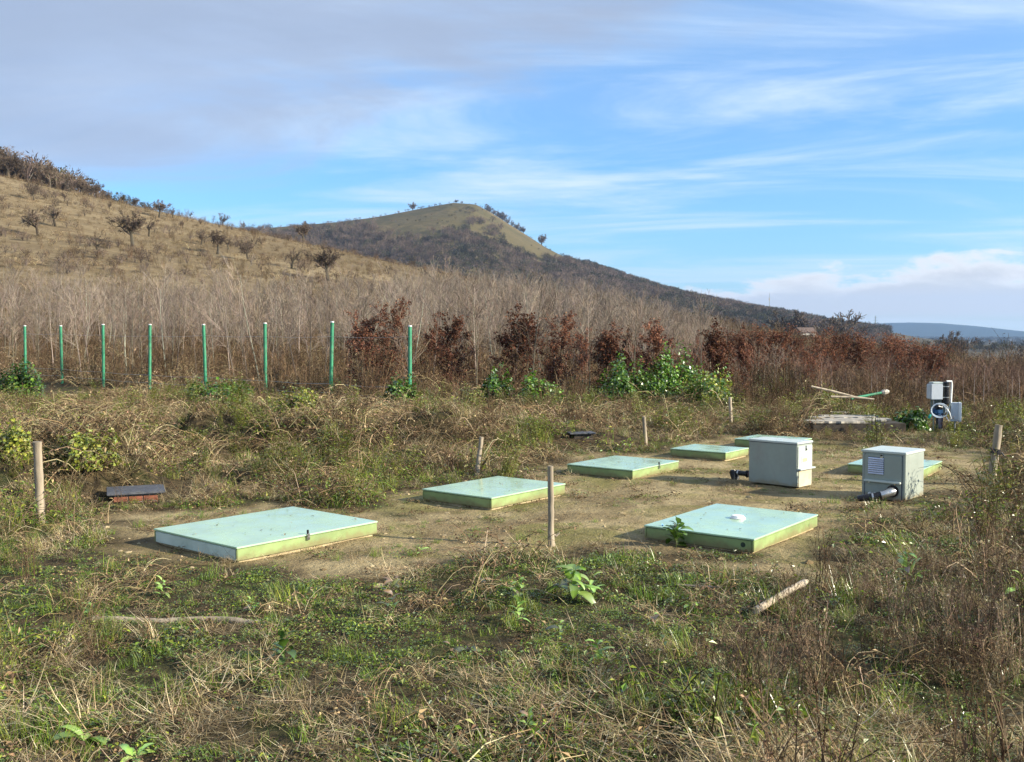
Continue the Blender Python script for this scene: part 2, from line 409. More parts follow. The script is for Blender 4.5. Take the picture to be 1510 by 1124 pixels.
# ------------------------------------------------------------------ geometry-node scatter for uncountable stuff
def scatter(name, label, assets, pts, yaw, scl, idx, tilt=None):
    n = len(pts)
    if n == 0: return
    coll = bpy.data.collections.new(name + '_sources')
    for i, me in enumerate(assets):
        coll.objects.link(bpy.data.objects.new('%s_source_%02d' % (name, i), me))
    me = bpy.data.meshes.new(name); me.from_pydata(np.asarray(pts).tolist(), [], [])
    rot = np.zeros((n, 3), np.float32); rot[:, 2] = yaw
    if tilt is not None: rot[:, :2] = tilt
    me.attributes.new('rot', 'FLOAT_VECTOR', 'POINT').data.foreach_set('vector', rot.ravel())
    me.attributes.new('scl', 'FLOAT', 'POINT').data.foreach_set('value', np.asarray(scl, np.float32))
    me.attributes.new('idx', 'INT', 'POINT').data.foreach_set('value', np.asarray(idx, np.int32))
    o = tag(link(name, me), label, kind='stuff')
    g = bpy.data.node_groups.new(name, 'GeometryNodeTree')
    g.interface.new_socket('Geometry', in_out='INPUT', socket_type='NodeSocketGeometry')
    g.interface.new_socket('Geometry', in_out='OUTPUT', socket_type='NodeSocketGeometry')
    gi = g.nodes.new('NodeGroupInput'); go = g.nodes.new('NodeGroupOutput')
    ci = g.nodes.new('GeometryNodeCollectionInfo'); ci.inputs[0].default_value = coll; ci.inputs[1].default_value = True; ci.inputs[2].default_value = True
    ip = g.nodes.new('GeometryNodeInstanceOnPoints'); ip.inputs['Pick Instance'].default_value = True
    def attr(nm, tp):
        a = g.nodes.new('GeometryNodeInputNamedAttribute'); a.data_type = tp; a.inputs[0].default_value = nm
        return a.outputs[0]
    g.links.new(gi.outputs[0], ip.inputs['Points']); g.links.new(ci.outputs[0], ip.inputs['Instance'])
    g.links.new(attr('idx', 'INT'), ip.inputs['Instance Index']); g.links.new(attr('rot', 'FLOAT_VECTOR'), ip.inputs['Rotation'])
    g.links.new(attr('scl', 'FLOAT'), ip.inputs['Scale']); g.links.new(ip.outputs[0], go.inputs[0])
    md = o.modifiers.new('scatter', 'NODES'); md.node_group = g
    return o
U = random.uniform
def jit(c, k=.36):
    f = U(1 - k, 1 + k); return tuple(max(0, v * f * U(.92, 1.08)) for v in c)
STRAW = [(.35,.27,.145), (.45,.365,.22), (.27,.20,.105), (.55,.46,.30), (.18,.125,.068)]
BROWN = [(.13,.088,.052), (.18,.125,.075), (.10,.068,.042), (.22,.155,.095)]
GREEN = [(.115,.185,.024), (.15,.23,.03), (.075,.14,.02), (.20,.26,.04)]
YGREEN = [(.27,.30,.045), (.21,.26,.035), (.33,.33,.07)]

def a_straw(n=95, rad=.2, hgt=.07):
    mb = MB()
    for _ in range(n):
        a, r = U(0, 6.28), rad * math.sqrt(U(0, 1)); b = (r*math.cos(a), r*math.sin(a), U(0, hgt))
        mb.blade(b, U(0, 6.28), U(.05, .25), U(.003, .0062), U(.95, 1.7), U(-.7, .9), jit(random.choice(STRAW)), 4)
    return mb
def a_drytuft(n=46, L=(.14,.34), rad=.06, pal=STRAW):
    mb = MB(); main = U(0, 6.28)
    for _ in range(n):
        a, r = U(0, 6.28), rad * math.sqrt(U(0, 1)); az = main + random.gauss(0, 1.1)
        mb.blade((r*math.cos(a), r*math.sin(a), -.01), az, U(*L), U(.0035, .0075), U(.1, .7), U(.5, 1.9), jit(random.choice(pal)), 4)
    return mb
def a_green(n=50, L=(.05,.15), rad=.09, pal=GREEN):
    mb = MB()
    for _ in range(n):
        a, r = U(0, 6.28), rad * math.sqrt(U(0, 1))
        c = jit(random.choice(pal)); mb.blade((r*math.cos(a), r*math.sin(a), -.01), U(0, 6.28), U(*L), U(.003, .007), U(.05, .6), U(.2, 1.3), c, 3, tuple(k*1.3 for k in c))
    return mb
def a_cover(n=80, rad=.17, size=(.012,.036), hgt=.055, pal=GREEN + YGREEN[:1]):
    mb = MB()
    for _ in range(n):
        a, r = U(0, 6.28), rad * math.sqrt(U(0, 1)); h = hgt * (1 - (r/rad)**2) * U(.3, 1)
        d = Vector((math.cos(U(0, 6.28)), math.sin(U(0, 6.28)), U(-.1, .5))); L = U(*size)
        mb.leaf((r*math.cos(a), r*math.sin(a), h), d, (U(-.4,.4), U(-.4,.4), 1), L, L*U(.4,.75), jit(random.choice(pal)))
    return mb
def a_litter(n=34, rad=.18):
    mb = MB()
    for _ in range(n):
        a, r = U(0, 6.28), rad * math.sqrt(U(0, 1)); d = Vector((math.cos(U(0, 6.28)), math.sin(U(0, 6.28)), U(-.3, .5))); L = U(.02, .05)
        mb.leaf((r*math.cos(a), r*math.sin(a), U(.0, .05)), d, (U(-.7,.7), U(-.7,.7), 1), L, L*U(.4,.7), jit(random.choice(BROWN + STRAW[:1] + STRAW[4:])), .4)
    return mb
def a_stems(n=16, H_=(.25,.55), rad=.12, pal=BROWN, bits=True, thick=1.0):
    mb = MB()
    for _ in range(n):
        a, r = U(0, 6.28), rad * math.sqrt(U(0, 1)); b = Vector((r*math.cos(a), r*math.sin(a), -.02)); h = U(*H_); c = jit(random.choice(pal))
        lean = Vector((U(-.25,.25), U(-.25,.25), 1)); p1 = b + lean*h*.5 + Vector((U(-.02,.02), U(-.02,.02), 0)); p2 = b + lean*h
        mb.tube([b, p1, p2], [.0028*thick, .0022*thick, .0012*thick], c)
        for k in range(random.randint(3, 6)):
            q = p1.lerp(p2, U(-.3, .95)); d = Vector((U(-1,1), U(-1,1), U(.5,1.4))).normalized(); e = q + d*U(.05,.14)*h/.4
            mb.tube([q, e], [.0016*thick, .0009*thick], c)
            if bits:
                for _k in range(3):
                    f = q.lerp(e, U(.4, 1)); mb.leaf(f, (U(-1,1), U(-1,1), U(-.2,1)), (U(-1,1), U(-1,1), 1), U(.012,.028), U(.005,.012), jit(c, .35))
    return mb
def a_tangle(n=26, rad=.3, hgt=.35, leaves=110, leafpal=None, stempal=None):
    mb = MB(); lp = leafpal or (BROWN + STRAW[:3] + [(.32,.22,.14), (.25,.165,.10)]); spal = stempal or (STRAW[:3] + BROWN)
    for _ in range(n):
        a, r = U(0, 6.28), rad * math.sqrt(U(0, 1)); p = Vector((r*math.cos(a), r*math.sin(a), 0)); az = U(0, 6.28); d = Vector((math.cos(az), math.sin(az), U(.5, 1.6)))
        pts = [p]; c = jit(random.choice(spal))
        for k in range(4): p = p + d.normalized()*U(.07,.16)*hgt/.35; d.z -= U(.3,.8); pts.append(p.copy())
        mb.tube(pts, [.003, .0027, .0022, .0018, .001], c)
        for k in range(leaves // n):
            q = pts[random.randint(1, 4)].lerp(pts[random.randint(1, 4)], U(0, 1)); L = U(.018,.05)
            mb.leaf(q, (U(-1,1), U(-1,1), U(-.8,.6)), (U(-.6,.6), U(-.6,.6), 1), L, L*U(.35,.6), jit(random.choice(lp), .35), .35)
    return mb
def a_leafy(h=.45, n=12, pal=YGREEN, size=(.03,.06)):       # small upright leafy weed
    mb = MB()
    for _ in range(n):
        az = U(0, 6.28); b = Vector((U(-.08,.08), U(-.08,.08), 0)); top = b + Vector((math.cos(az)*U(0,.25), math.sin(az)*U(0,.25), 1))*h*U(.5,1)
        mb.tube([b, b.lerp(top,.5)+Vector((0,0,.02)), top], [.004,.003,.0015], jit((.16,.15,.05)))
        for k in range(12):
            q = b.lerp(top, U(.15, 1)); a = U(0, 6.28); L = U(*size)
            mb.leaf(q, (math.cos(a), math.sin(a), U(-.2,.8)), (0,0,1), L, L*U(.28,.5), jit(random.choice(pal)))
    return mb
A = {}
def reg(key, gen, mat, k): A[key] = [gen().mesh(key, mat) for _ in range(k)]
reg('straw', a_straw, 'dry_plants', 5); reg('drytuft', a_drytuft, 'dry_plants', 5)
reg('green', a_green, 'green_leaves', 4); reg('cover', a_cover, 'green_leaves', 4); reg('litter', a_litter, 'dry_plants', 4)
reg('stems', a_stems, 'dry_plants', 5); reg('tangle', a_tangle, 'dry_plants', 5)
reg('gtangle', lambda: a_tangle(20, .3, .3, 130, GREEN + YGREEN, GREEN[:1] + BROWN), 'green_leaves', 4)
reg('leafy', a_leafy, 'green_leaves', 4)
reg('longgreen', lambda: a_green(60, (.12,.32), .12, GREEN + YGREEN + STRAW[:1]), 'green_leaves', 3)
reg('hilltuft', lambda: a_drytuft(40, (.12,.30), .10, [(.24,.18,.105), (.31,.245,.15), (.165,.12,.072), (.20,.155,.092)]), 'dry_plants', 4)
ORDER = ['hilltuft', 'straw', 'drytuft', 'green', 'cover', 'litter', 'stems', 'tangle', 'gtangle', 'leafy', 'longgreen']
ASSETS = []; START = {}
for k in ORDER: START[k] = len(ASSETS); ASSETS += A[k]
def pick(kinds):                                        # kinds: array of keys -> asset indices
    return np.array([START[k] + rng.integers(len(A[k])) for k in kinds])
def sector(n, r0, r1, half=37):
    r = np.sqrt(rng.uniform(r0*r0, r1*r1, n)); a = np.radians(rng.uniform(-half, half, n))
    return r*np.sin(a), r*np.cos(a)
def choose(w):                                          # w: dict key -> weight array
    ks = list(w); W = np.stack([np.broadcast_to(w[k], next(v.shape for v in w.values() if hasattr(v, 'shape'))) for k in ks])
    W = np.maximum(W, 0); c = np.cumsum(W / W.sum(0), 0); t = rng.random(W.shape[1])
    return np.array(ks)[(t[None] > c).sum(0).clip(0, len(ks)-1)]
KEEP = [(1388,637,.55,2.2), (1275,636,1.0,2.0), (190,735,.42,1.5), (857,650,.35,1.5), (1405,637,.35,2.0), (952,656,.15,2.0), (1078,626,.2,3.5), (703,702,.12,1.2), (60,773,.15,.8), (1461,717,.15,.9)]   # photo point, radius kept free, depth of low growth before it
def place(name, label, x, y, kinds, smin, smax, tilt=.15):
    sc = rng.uniform(smin, smax, len(x))*(.72 + .62*S((fbm(x/1.1 + 70, y/1.1, 3) - .38)/.26)); keep = np.ones(len(x), bool)
    for px, py, r, dpt in KEEP:
        c = P(px, py); ang = np.abs(x/y - c.x/c.y)*c.y
        keep &= ~((x-c.x)**2 + (y-c.y-r*.6)**2 < r*r)
        sc = np.where((ang < r + .15) & (y < c.y) & (y > c.y - dpt), np.minimum(sc, .42), sc)
    x, y, kinds, sc = x[keep], y[keep], np.asarray(kinds)[keep], sc[keep]
    n = len(x); z = Hn(x, y)
    scatter(name, label, ASSETS, np.stack([x, y, z], 1), rng.uniform(0, 6.28, n), sc, pick(kinds), rng.normal(0, tilt, (n, 2)))
def fence_y(x): return 22.9 + (-2.31 - x) / 2.05 * 1.70
def clod():
    bm = bmesh.new(); bmesh.ops.create_icosphere(bm, subdivisions=1, radius=.016)
    for v in bm.verts: v.co *= U(.7, 1.25); v.co.z *= .6
    me = bpy.data.meshes.new('clod'); bm.to_mesh(me); bm.free(); me.materials.append(MATS['clod']); return me
def clod_mat():
    m, t, o = new_mat('clod'); r = t.new('ShaderNodeObjectInfo').outputs['Random']
    c = t.mix(r, (.15, .108, .055), (.40, .32, .19)); principled(t, o, c, .95, t.noise(objc(t), 120, 3), .5, .004, .1); return m
MATS['clod'] = clod_mat(); CLODS = [clod() for _ in range(5)]
def ground_cover():
    # foreground weeds
    x, y = sector(8200, 2.6, 10.8); sd_ = pad_sd(x, y) + (fbm(x/.9, y/.6, 5) - .5)*1.7; k = sd_ > -.05; x, y, sd_ = x[k], y[k], sd_[k]
    g = fbm(x/.75 + 40, y/.75, 3); s = fbm(x/.9 + 90, y/.9, 3); u = x/y; rt = S((u - .16)/.2); lf = S((-u - .3)/.2)
    nearpad = S((1.0 - sd_)/1.0)
    bot = S((5.6 - y)/1.4)
    kinds = choose({'straw': .24 + 2.0*S((s-.50)/.15) + .5*bot - .1*rt, 'drytuft': .03 + .16*S((s-.54)/.15) - .02*nearpad, 'green': .8*S((g-.40)/.12) + .30, 'cover': 1.25 + 3.4*S((g-.45)/.12)*(1-.35*bot) + .2*nearpad,
                    'litter': .40 + .3*nearpad, 'stems': .008 + .10*rt + .015*lf, 'tangle': .03 + .10*rt + .06*lf, 'longgreen': .08 + .2*lf, 'gtangle': .03})
    place('foreground_weeds', 'trampled dry straw and low green weeds in front of the bare soil', x, y, kinds, .45, .95)
    # bare patch: sparse litter
    x, y = sector(9500, 5, 19); k = pad_sd(x, y) < .1; x, y = x[k], y[k]; g = fbm(x/.6 + 4, y/.6, 3)
    k = rng.random(len(x)) < .22 + 1.6*S((g-.48)/.16); x, y, g = x[k], y[k], g[k]
    kinds = choose({'litter': np.full(len(x), 1.0), 'cover': .3 + 1.2*S((g-.54)/.1), 'straw': .40 + 0*x, 'green': .12 + .3*S((g-.54)/.1)})
    place('soil_litter', 'scattered dead leaves and tiny weeds on the bare soil', x, y, kinds, .28, .62)
    x, y = sector(14000, 4.6, 19); sd_ = pad_sd(x, y); k = sd_ < .4; x, y = x[k], y[k]; g = fbm(x/.35 + 14, y/.35, 3); k = rng.random(len(x)) < .12 + S((g-.48)/.18); x, y = x[k], y[k]
    n = len(x); scatter('soil_clods', 'crumbled clods and small stones strewn over the bare soil', CLODS, np.stack([x, y, Hn(x, y) - .003], 1), rng.uniform(0, 6.28, n), rng.gamma(2.0, .35, n).clip(.2, 2.6), rng.integers(len(CLODS), size=n))
    # bank between the bare patch and the fence
    x, y = sector(17500, 9.0, 29); sd_ = pad_sd(x, y) + (fbm(x/.9, y/.6, 5) - .5)*1.5; k = (sd_ > .0) & (y > 8.5); x, y, sd_ = x[k], y[k], sd_[k]
    g = fbm(x/1.3 + 10, y/1.3, 3); s = fbm(x/1.7 + 50, y/1.7, 3); u = x/y; rt = S((u-.12)/.15)
    far_ = S((y - fence_y(x) + 3)/3)
    kinds = choose({'straw': .45 + 1.0*S((s-.45)/.2), 'drytuft': .32 + .6*S((s-.47)/.2) - .15*rt, 'tangle': .30 + .9*S((.5-s)/.12) + .3*far_, 'gtangle': .08 + 1.6*S((g-.50)/.1) + .4*rt,
                    'leafy': .03 + .8*S((g-.54)/.1) + .25*rt, 'longgreen': .12 + .8*S((g-.48)/.12), 'cover': .1 + .8*S((g-.5)/.1), 'stems': .03 + .15*far_ + .02*rt, 'litter': .25 + 0*u})
    place('bank_weeds', 'tangle of dry grass, brambles and green weeds on the bank below the nursery', x, y, kinds, .55, 1.2)
    # brush between the nursery rows
    x, y = sector(9000, 22, 66, 35); k = (y > np.maximum(fence_y(x), 23)); x, y = x[k], y[k]; s = fbm(x/3, y/3, 3)
    kinds = choose({'stems': .9 + 0*x, 'tangle': .9 + 0*x, 'drytuft': .4 + .6*S((s-.5)/.2), 'straw': .2 + 0*x})
    place('nursery_brush', 'brown dead weeds growing between the nursery saplings', x, y, kinds, 1.0, 2.2)
    # rough scrub on the near edge of the plain
    n = 3600; r = rng.uniform(55, 260, n); a = np.radians(rng.uniform(11, 34, n)); x, y = r*np.sin(a), r*np.cos(a)
    kinds = choose({'stems': .8 + 0*x, 'tangle': .9 + 0*x, 'drytuft': .3 + 0*x})
    place('plain_scrub', 'brown rough scrub at the near edge of the valley plain', x, y, kinds, 2.0, 4.2)
    # dry grass on the orchard hill
    n = 26000; r = rng.uniform(48, 260, n); a = np.radians(rng.uniform(-36, 9, n)); x, y = r*np.sin(a), r*np.cos(a)
    s = fbm(x/16, y/7, 4); k = rng.random(n) < .25 + 1.1*S((s-.42)/.2); x, y, s = x[k], y[k], s[k]
    kinds = choose({'hilltuft': 1.3 + 0*x, 'tangle': .05 + .7*S((.5-s)/.1), 'stems': .05 + .5*S((.5-s)/.1)})
    place('hill_grass', 'dry tan grass and low scrub over the orchard hillside', x, y, kinds, 1.2, 2.8)
ground_cover()

# ------------------------------------------------------------------ woody plants
def grow(mt, mc, p, d, L, r, level, maxlev, col, par):
    """recursive branch; level 0 goes to the trunk mesh, the rest to the crown"""
    seg = 4 if level == 0 else (3 if level < maxlev else 2); pts = [p.copy()]; rad = [r]; dirs = [d.copy()]
    for i in range(seg):
        d = (d + Vector((random.gauss(0,1), random.gauss(0,1), random.gauss(0,1)))*par['wob'][level] + Vector((0,0,1))*par['up'][level]).normalized()
        p = p + d*(L/seg); pts.append(p.copy()); dirs.append(d.copy()); rad.append(max(r*(1 - (i+1)/seg*par['taper'][level]), par['rmin']))
    (mt if level == 0 else mc).tube(pts, rad, jit(col[min(level, len(col)-1)], .15), par['sides'][level])
    ends = [(pts, dirs, rad)]
    if level < maxlev:
        for k in range(par['n'][level]):
            t = U(par['from'][level], 1.0); i = min(int(t*seg), seg-1); f = t*seg - i; q = pts[i].lerp(pts[i+1], f); dd = dirs[i+1]
            ax = Vector((random.gauss(0,1), random.gauss(0,1), random.gauss(0,1))).cross(dd).normalized(); an = R(random.gauss(par['ang'][level], par['angv']))
            nd = (dd*math.cos(an) + ax*math.sin(an)).normalized()
            grow(mt, mc, q, nd, L*par['len'][level]*U(.6, 1.2)*(1.15 - .45*t), max(rad[i+1]*par['rr'][level], par['rmin']), level+1, maxlev, col, par)
            if par.get('leaf') and level >= par['leaf'][0]:
                n, (l0, l1), pal, _ = par['leaf'][1:]
                for _k in range(n):
                    o = q + nd*L*par['len'][level]*U(.1, 1.0) + Vector((U(-1,1), U(-1,1), U(-1,1)))*.06
                    l = U(l0, l1); par['leafmb'].leaf(o, (U(-1,1), U(-1,1), U(-.9,.3)), (U(-1,1), U(-1,1), U(-1,1)), l, l*U(.5,.75), jit(random.choice(pal), .35))
SAP_COL = [(.15,.125,.10), (.185,.15,.12), (.215,.175,.142)]
RED_COL = [(.33,.28,.225), (.17,.115,.085), (.20,.13,.095)]
def sapling(h=3.6, col=SAP_COL, n0=17, ang=34, fr=.32):
    mt, mc = MB(), MB(); par = dict(wob=[.035,.10,.16], up=[.05,.17,.12], taper=[.8,.8,.7], rmin=.0045, sides=[6,3,3], n=[n0,6,0], ang=[ang,30,0], angv=8, len=[.40,.38,0], rr=[.42,.55,0])
    par['from'] = [fr, .15, 0]
    grow(mt, mc, Vector((0,0,-.1)), Vector((U(-.06,.06), U(-.06,.06), 1)).normalized(), h, U(.022,.032), 0, 2, col, par); return mt, mc
def orchard_tree(h=4.0, dense=1.0, spread=1.0):
    mt, mc = MB(), MB(); c = [(.085,.068,.052), (.095,.076,.058), (.13,.10,.075)]
    par = dict(wob=[.10,.16,.2,.22], up=[.05,.13,.08,.05], taper=[.45,.7,.7,.6], rmin=.017, sides=[6,4,3,3], n=[int(9*dense),int(8*dense),int(9*dense),0], ang=[50*spread,44,42,0], angv=12, len=[1.0,.55,.55,0], rr=[.6,.55,.5,0])
    par['from'] = [.50, .2, .15, 0]
    grow(mt, mc, Vector((0,0,-.3)), Vector((U(-.1,.1), U(-.1,.1), 1)).normalized(), h*.42, h*.040, 0, 3, c, par); return mt, mc
COPPER = [(.15,.066,.042), (.20,.09,.055), (.10,.046,.033), (.24,.125,.08)]
def beech(h=2.6, leaves=7, fr=.16, pal=None):
    mt, mc, ml = MB(), MB(), MB(); par = dict(wob=[.05,.14,.18], up=[.04,.06,.02], taper=[.8,.8,.7], rmin=.004, sides=[6,3,3], n=[36,8,0], ang=[54,40,0], angv=12, len=[.36,.45,0], rr=[.4,.5,0])
    par['from'] = [fr, .1, 0]; par['leaf'] = (1, leaves, (.055,.11), pal or COPPER, 0); par['leafmb'] = ml
    grow(mt, mc, Vector((0,0,-.1)), Vector((0,0,1)), h, .035, 0, 2, [(.16,.12,.09)]*3, par); return mt, mc, ml
def hill_shrub(tris='bare', h=6.0):                        # cheap bush for woods seen from afar
    mb = MB(); dark = tris == 'dark'; k1 = U(.8, 1.2)
    base = (.075*k1,.072*k1,.038*k1) if dark else (.16*k1,.118*k1,.085*k1)
    mb.tube([(0,0,-.5),(U(-.3,.3),U(-.3,.3),h*.35)], [.14,.08], (.07,.055,.045))
    for _ in range(150):
        a = U(0, 6.28); e = U(-.2, 1); rr = h*.48*math.sqrt(1-e*e*.8)*U(.5, 1.05); q = Vector((rr*math.cos(a), rr*math.sin(a), h*.42 + e*h*.5*U(.6,1.1)))
        d = Vector((math.cos(a)*.8 + U(-.7,.7), math.sin(a)*.8 + U(-.7,.7), U(.1,1.2)))
        L = U(.35, .85)*h/5; mb.leaf(q, d, (U(-1,1), U(-1,1), U(-1,1)), L, L*(U(.35,.6) if dark else U(.16,.34)), jit(base, .35), .3)
    for _ in range(16):
        a = U(0, 6.28); q = Vector((U(-.4,.4), U(-.4,.4), h*U(.1,.3))); e = q + Vector((math.cos(a)*h*U(.2,.45), math.sin(a)*h*U(.2,.45), h*U(.4,.75)))
        mb.tube([q, q.lerp(e,.5)+Vector((0,0,.2)), e], [.06,.045,.03], jit((.12,.095,.08)))
    return mb
SAP = [sapling(3.6*U(.92, 1.08)) for _ in range(6)] + [sapling(3.1*U(.9, 1.1), [(.14,.11,.085), (.17,.13,.10), (.20,.155,.12)], 22, 52, .25) for _ in range(4)] + [sapling(3.8, [(.33,.29,.24), (.26,.215,.17), (.28,.23,.18)], 14, 40, .4) for _ in range(2)]
SAPR = [sapling(2.7*U(.92, 1.08), RED_COL, 20, 40, .38) for _ in range(5)]
SAP_M = [(a.mesh('sapling_trunk', 'bark_twigs'), b.mesh('sapling_crown', 'bark_twigs')) for a, b in SAP]
SAPR_M = [(a.mesh('sapling_trunk', 'bark_twigs'), b.mesh('sapling_crown', 'bark_twigs')) for a, b in SAPR]
def joined(a, b, name, mat):
    m = MB(); m.add(a.v, a.f, list(a.c)); m.add(b.v, b.f, list(b.c)); return m.mesh(name, mat)

def sapk(u, D):                                   # the planting gets younger and lower towards the right
    return .88 - .02*S((u + .25)/.35) - .26*S((u - .08)/.22)
POSTS = [37, 91, 152, 220, 303, 391, 487, 604]; ORD = ['first', 'second', 'third', 'fourth', 'fifth', 'sixth', 'seventh', 'last']
def sap_label(u, D, red):                          # which saplings: by the landmark in front of them and how deep they stand
    px = 755 + u*F; deep = 'in the front rows' if D < 31 else 'deep in the rows'
    kind = 'low sapling with reddish brown twigs' if red else 'bare grey sapling'
    if px < 37: where = 'outside the first green post'
    elif px < 604:
        i = max(k for k in range(8) if POSTS[k] <= px); where = 'behind the gap after the %s green post' % ORD[i]
    elif px < 700: where = 'just past the last green post'
    elif px < 860: where = 'behind the pair of round ivy bushes'
    elif px < 1085: where = 'behind the big ivy mound'
    elif px < 1190: where = 'behind the cabinet with the pipe'
    elif px < 1345: where = 'behind the broken slab'
    elif px < 1420: where = 'behind the equipment stand'
    else: where = 'behind the leaning stake'
    return '%s %s %s' % (kind, deep, where), ('reddish' if red else 'grey') + ' saplings ' + deep + ' ' + where
def nursery():
    pts = []
    d = Vector((-2.05, 1.70)).normalized(); nrm = Vector((d.y, -d.x)); nrm = -nrm if nrm.y < 0 else nrm
    o = Vector((-2.31, 22.9))
    for row in range(0, 70):
        off = 1.6 + row*1.75
        for k in range(-75, 75):
            q = o + nrm*off + d*(k*1.25 + (row % 2)*.6) + Vector((random.gauss(0,.22), random.gauss(0,.22)))
            if q.y < 24.5 or abs(q.x) > .60*q.y + 1.5: continue
            u = q.x/q.y
            if q.y < 29 and any(abs(u*F + 755 - b) < 26 for b in (540, 572, 667, 757, 822, 908, 968, 1062)): continue
            lim = 80 + 40*S(np.array((u+.16)/.12)).item() - 50*S(np.array((u-.12)/.2)).item()
            if q.y > lim + random.gauss(0, 5): continue
            if random.random() < .08 + (.25 if q.y > 50 and u < -.12 else 0): continue
            pts.append((q.x, q.y))
    pts.sort(key=lambda p: math.hypot(*p))
    P_ = np.array(pts); Z = Hn(P_[:, 0], P_[:, 1])
    vis = np.abs(P_[:, 0])/P_[:, 1] < .515
    ind = [i for i in range(len(pts)) if vis[i]][:296]; inds = set(ind)
    for i in ind:
        x, y = pts[i]; u = x/y; red = u > .20 + random.gauss(0, .05)
        tm, cm = random.choice(SAPR_M if red else (SAP_M[6:10] if y < 31 and random.random() < .55 else SAP_M))
        lab_, grp_ = sap_label(u, y, red)
        t = thing('bare_sapling', lab_, 'sapling', (x, y, Z[i]), U(0, 6.28), grp_)
        s = (U(.72, 1.08) if not red else U(.75, .98))*sapk(x/y, y)
        t.scale = (s,)*3; t.rotation_euler.x = random.gauss(0, .06); t.rotation_euler.y = random.gauss(0, .06)
        link('trunk', tm, t); link('crown', cm, t)
    rest = [i for i in range(len(pts)) if i not in inds]
    src = [joined(a, b, 'sapling_far', 'bark_twigs') for a, b in SAP] + [joined(a, b, 'sapling_far', 'bark_twigs') for a, b in SAPR]
    X = P_[rest]; uu = X[:, 0]/X[:, 1]; red = uu > .22 + rng.normal(0, .05, len(X))
    idx = np.where(red, len(SAP) + rng.integers(len(SAPR), size=len(X)), rng.integers(len(SAP), size=len(X)))
    scatter('sapling_thicket', 'far rows of bare saplings merging into one grey brown thicket', src, np.stack([X[:, 0], X[:, 1], Z[rest]], 1), rng.uniform(0, 6.28, len(X)), rng.uniform(.75, 1.12, len(X))*np.where(red, .92, 1.0)*sapk(uu, X[:, 1]), idx, rng.normal(0, .04, (len(X), 2)))
nursery()

def beeches():
    protos = []
    for h, l in ((2.6, 13), (2.2, 13), (3.0, 13)):
        a, b, c = beech(h, l); protos.append((a.mesh('beech_trunk', 'bark_twigs'), b.mesh('beech_branches', 'bark_twigs'), c.mesh('beech_foliage', 'beech_leaves')))
    spec = [(535,560,88,0,'bushy copper-leaved young beech between two green posts, the shorter of the touching pair'),
            (572,560,108,2,'tall copper-leaved young beech crowding a green post, taller of the touching pair'),
            (667,565,92,0,'sparse copper-leaved young beech beside the last green post of the row'),
            (757,560,92,1,'dense dark copper beech behind the two round ivy bushes'),
            (822,560,90,2,'broad copper beech behind the two round ivy bushes, lit on its outer side'),
            (908,560,68,1,'slim copper beech behind the big ivy mound'),
            (968,565,82,0,'upright copper beech rising directly behind the top of the ivy mound'),
            (1062,562,70,1,'small copper beech past the end of the ivy mound')]
    for px, py, h, k, lab in spec:
        p = at(px, py); p = Vector((p.x, p.y, 0)); 
        D = 26.2 + U(-.5, .5); x = (px-755)/F*D; z = hz(x, D)
        top = CAMH + (HZ - (py - h))/F*D; hh = (2.6, 2.2, 3.0)[k]
        t = thing('copper_beech', lab, 'beech', (x, D, z), U(0, 6.28), 'copper beeches in the nursery'); t.scale = ((top - z)/hh*.92,)*3
        for nm, me in zip(('trunk', 'branches', 'crown'), protos[k]): link(nm, me, t)
    for px, h in ((640,74), (700,52), (860,64), (930,60), (1030,54), (1100,60)):
        D = U(28, 33); x = (px-755)/F*D; z = hz(x, D); k = random.randrange(3); top = CAMH + (HZ - (565 - h))/F*D
        t = thing('copper_beech', 'slender copper-leaved beech standing back among the grey saplings', 'beech', (x, D, z), U(0, 6.28), 'copper beeches set back in the nursery'); q = (top - z)/(2.6, 2.2, 3.0)[k]; t.scale = (q*.62, q*.62, q)
        for nm, me in zip(('trunk', 'branches', 'crown'), protos[k]): link(nm, me, t)
    # the low band of coppery leaves at the far side
    RUST = [(.19,.085,.05), (.15,.065,.042), (.24,.12,.075), (.12,.055,.036)]
    for h, l in ((2.4, 5), (2.2, 5), (2.6, 5)):
        a, b, c = beech(h, l, .52, RUST); protos.append((a.mesh('beech_trunk', 'bark_twigs'), b.mesh('beech_branches', 'bark_twigs'), c.mesh('beech_foliage', 'beech_leaves')))
    for i in range(21):
        px = 1080 + i*15.5 + U(-5, 5); D = U(31, 54); x = (px-755)/F*D; z = hz(x, D); k = 3 + random.randrange(3)
        t = thing('copper_beech', 'small rusty-leaved beech in the long low band beyond the equipment stand', 'beech', (x, D, z), U(0, 6.28), 'low rusty beech band')
        top = CAMH + (HZ - max(503 + (px-1085)*.02 + U(-14, 16), 497 + (px-1085)*.03))/F*D
        t.scale = ((top - z)/(2.4, 2.2, 2.6)[k-3],)*3
        for nm, me in zip(('trunk', 'branches', 'crown'), protos[k]): link(nm, me, t)
beeches()

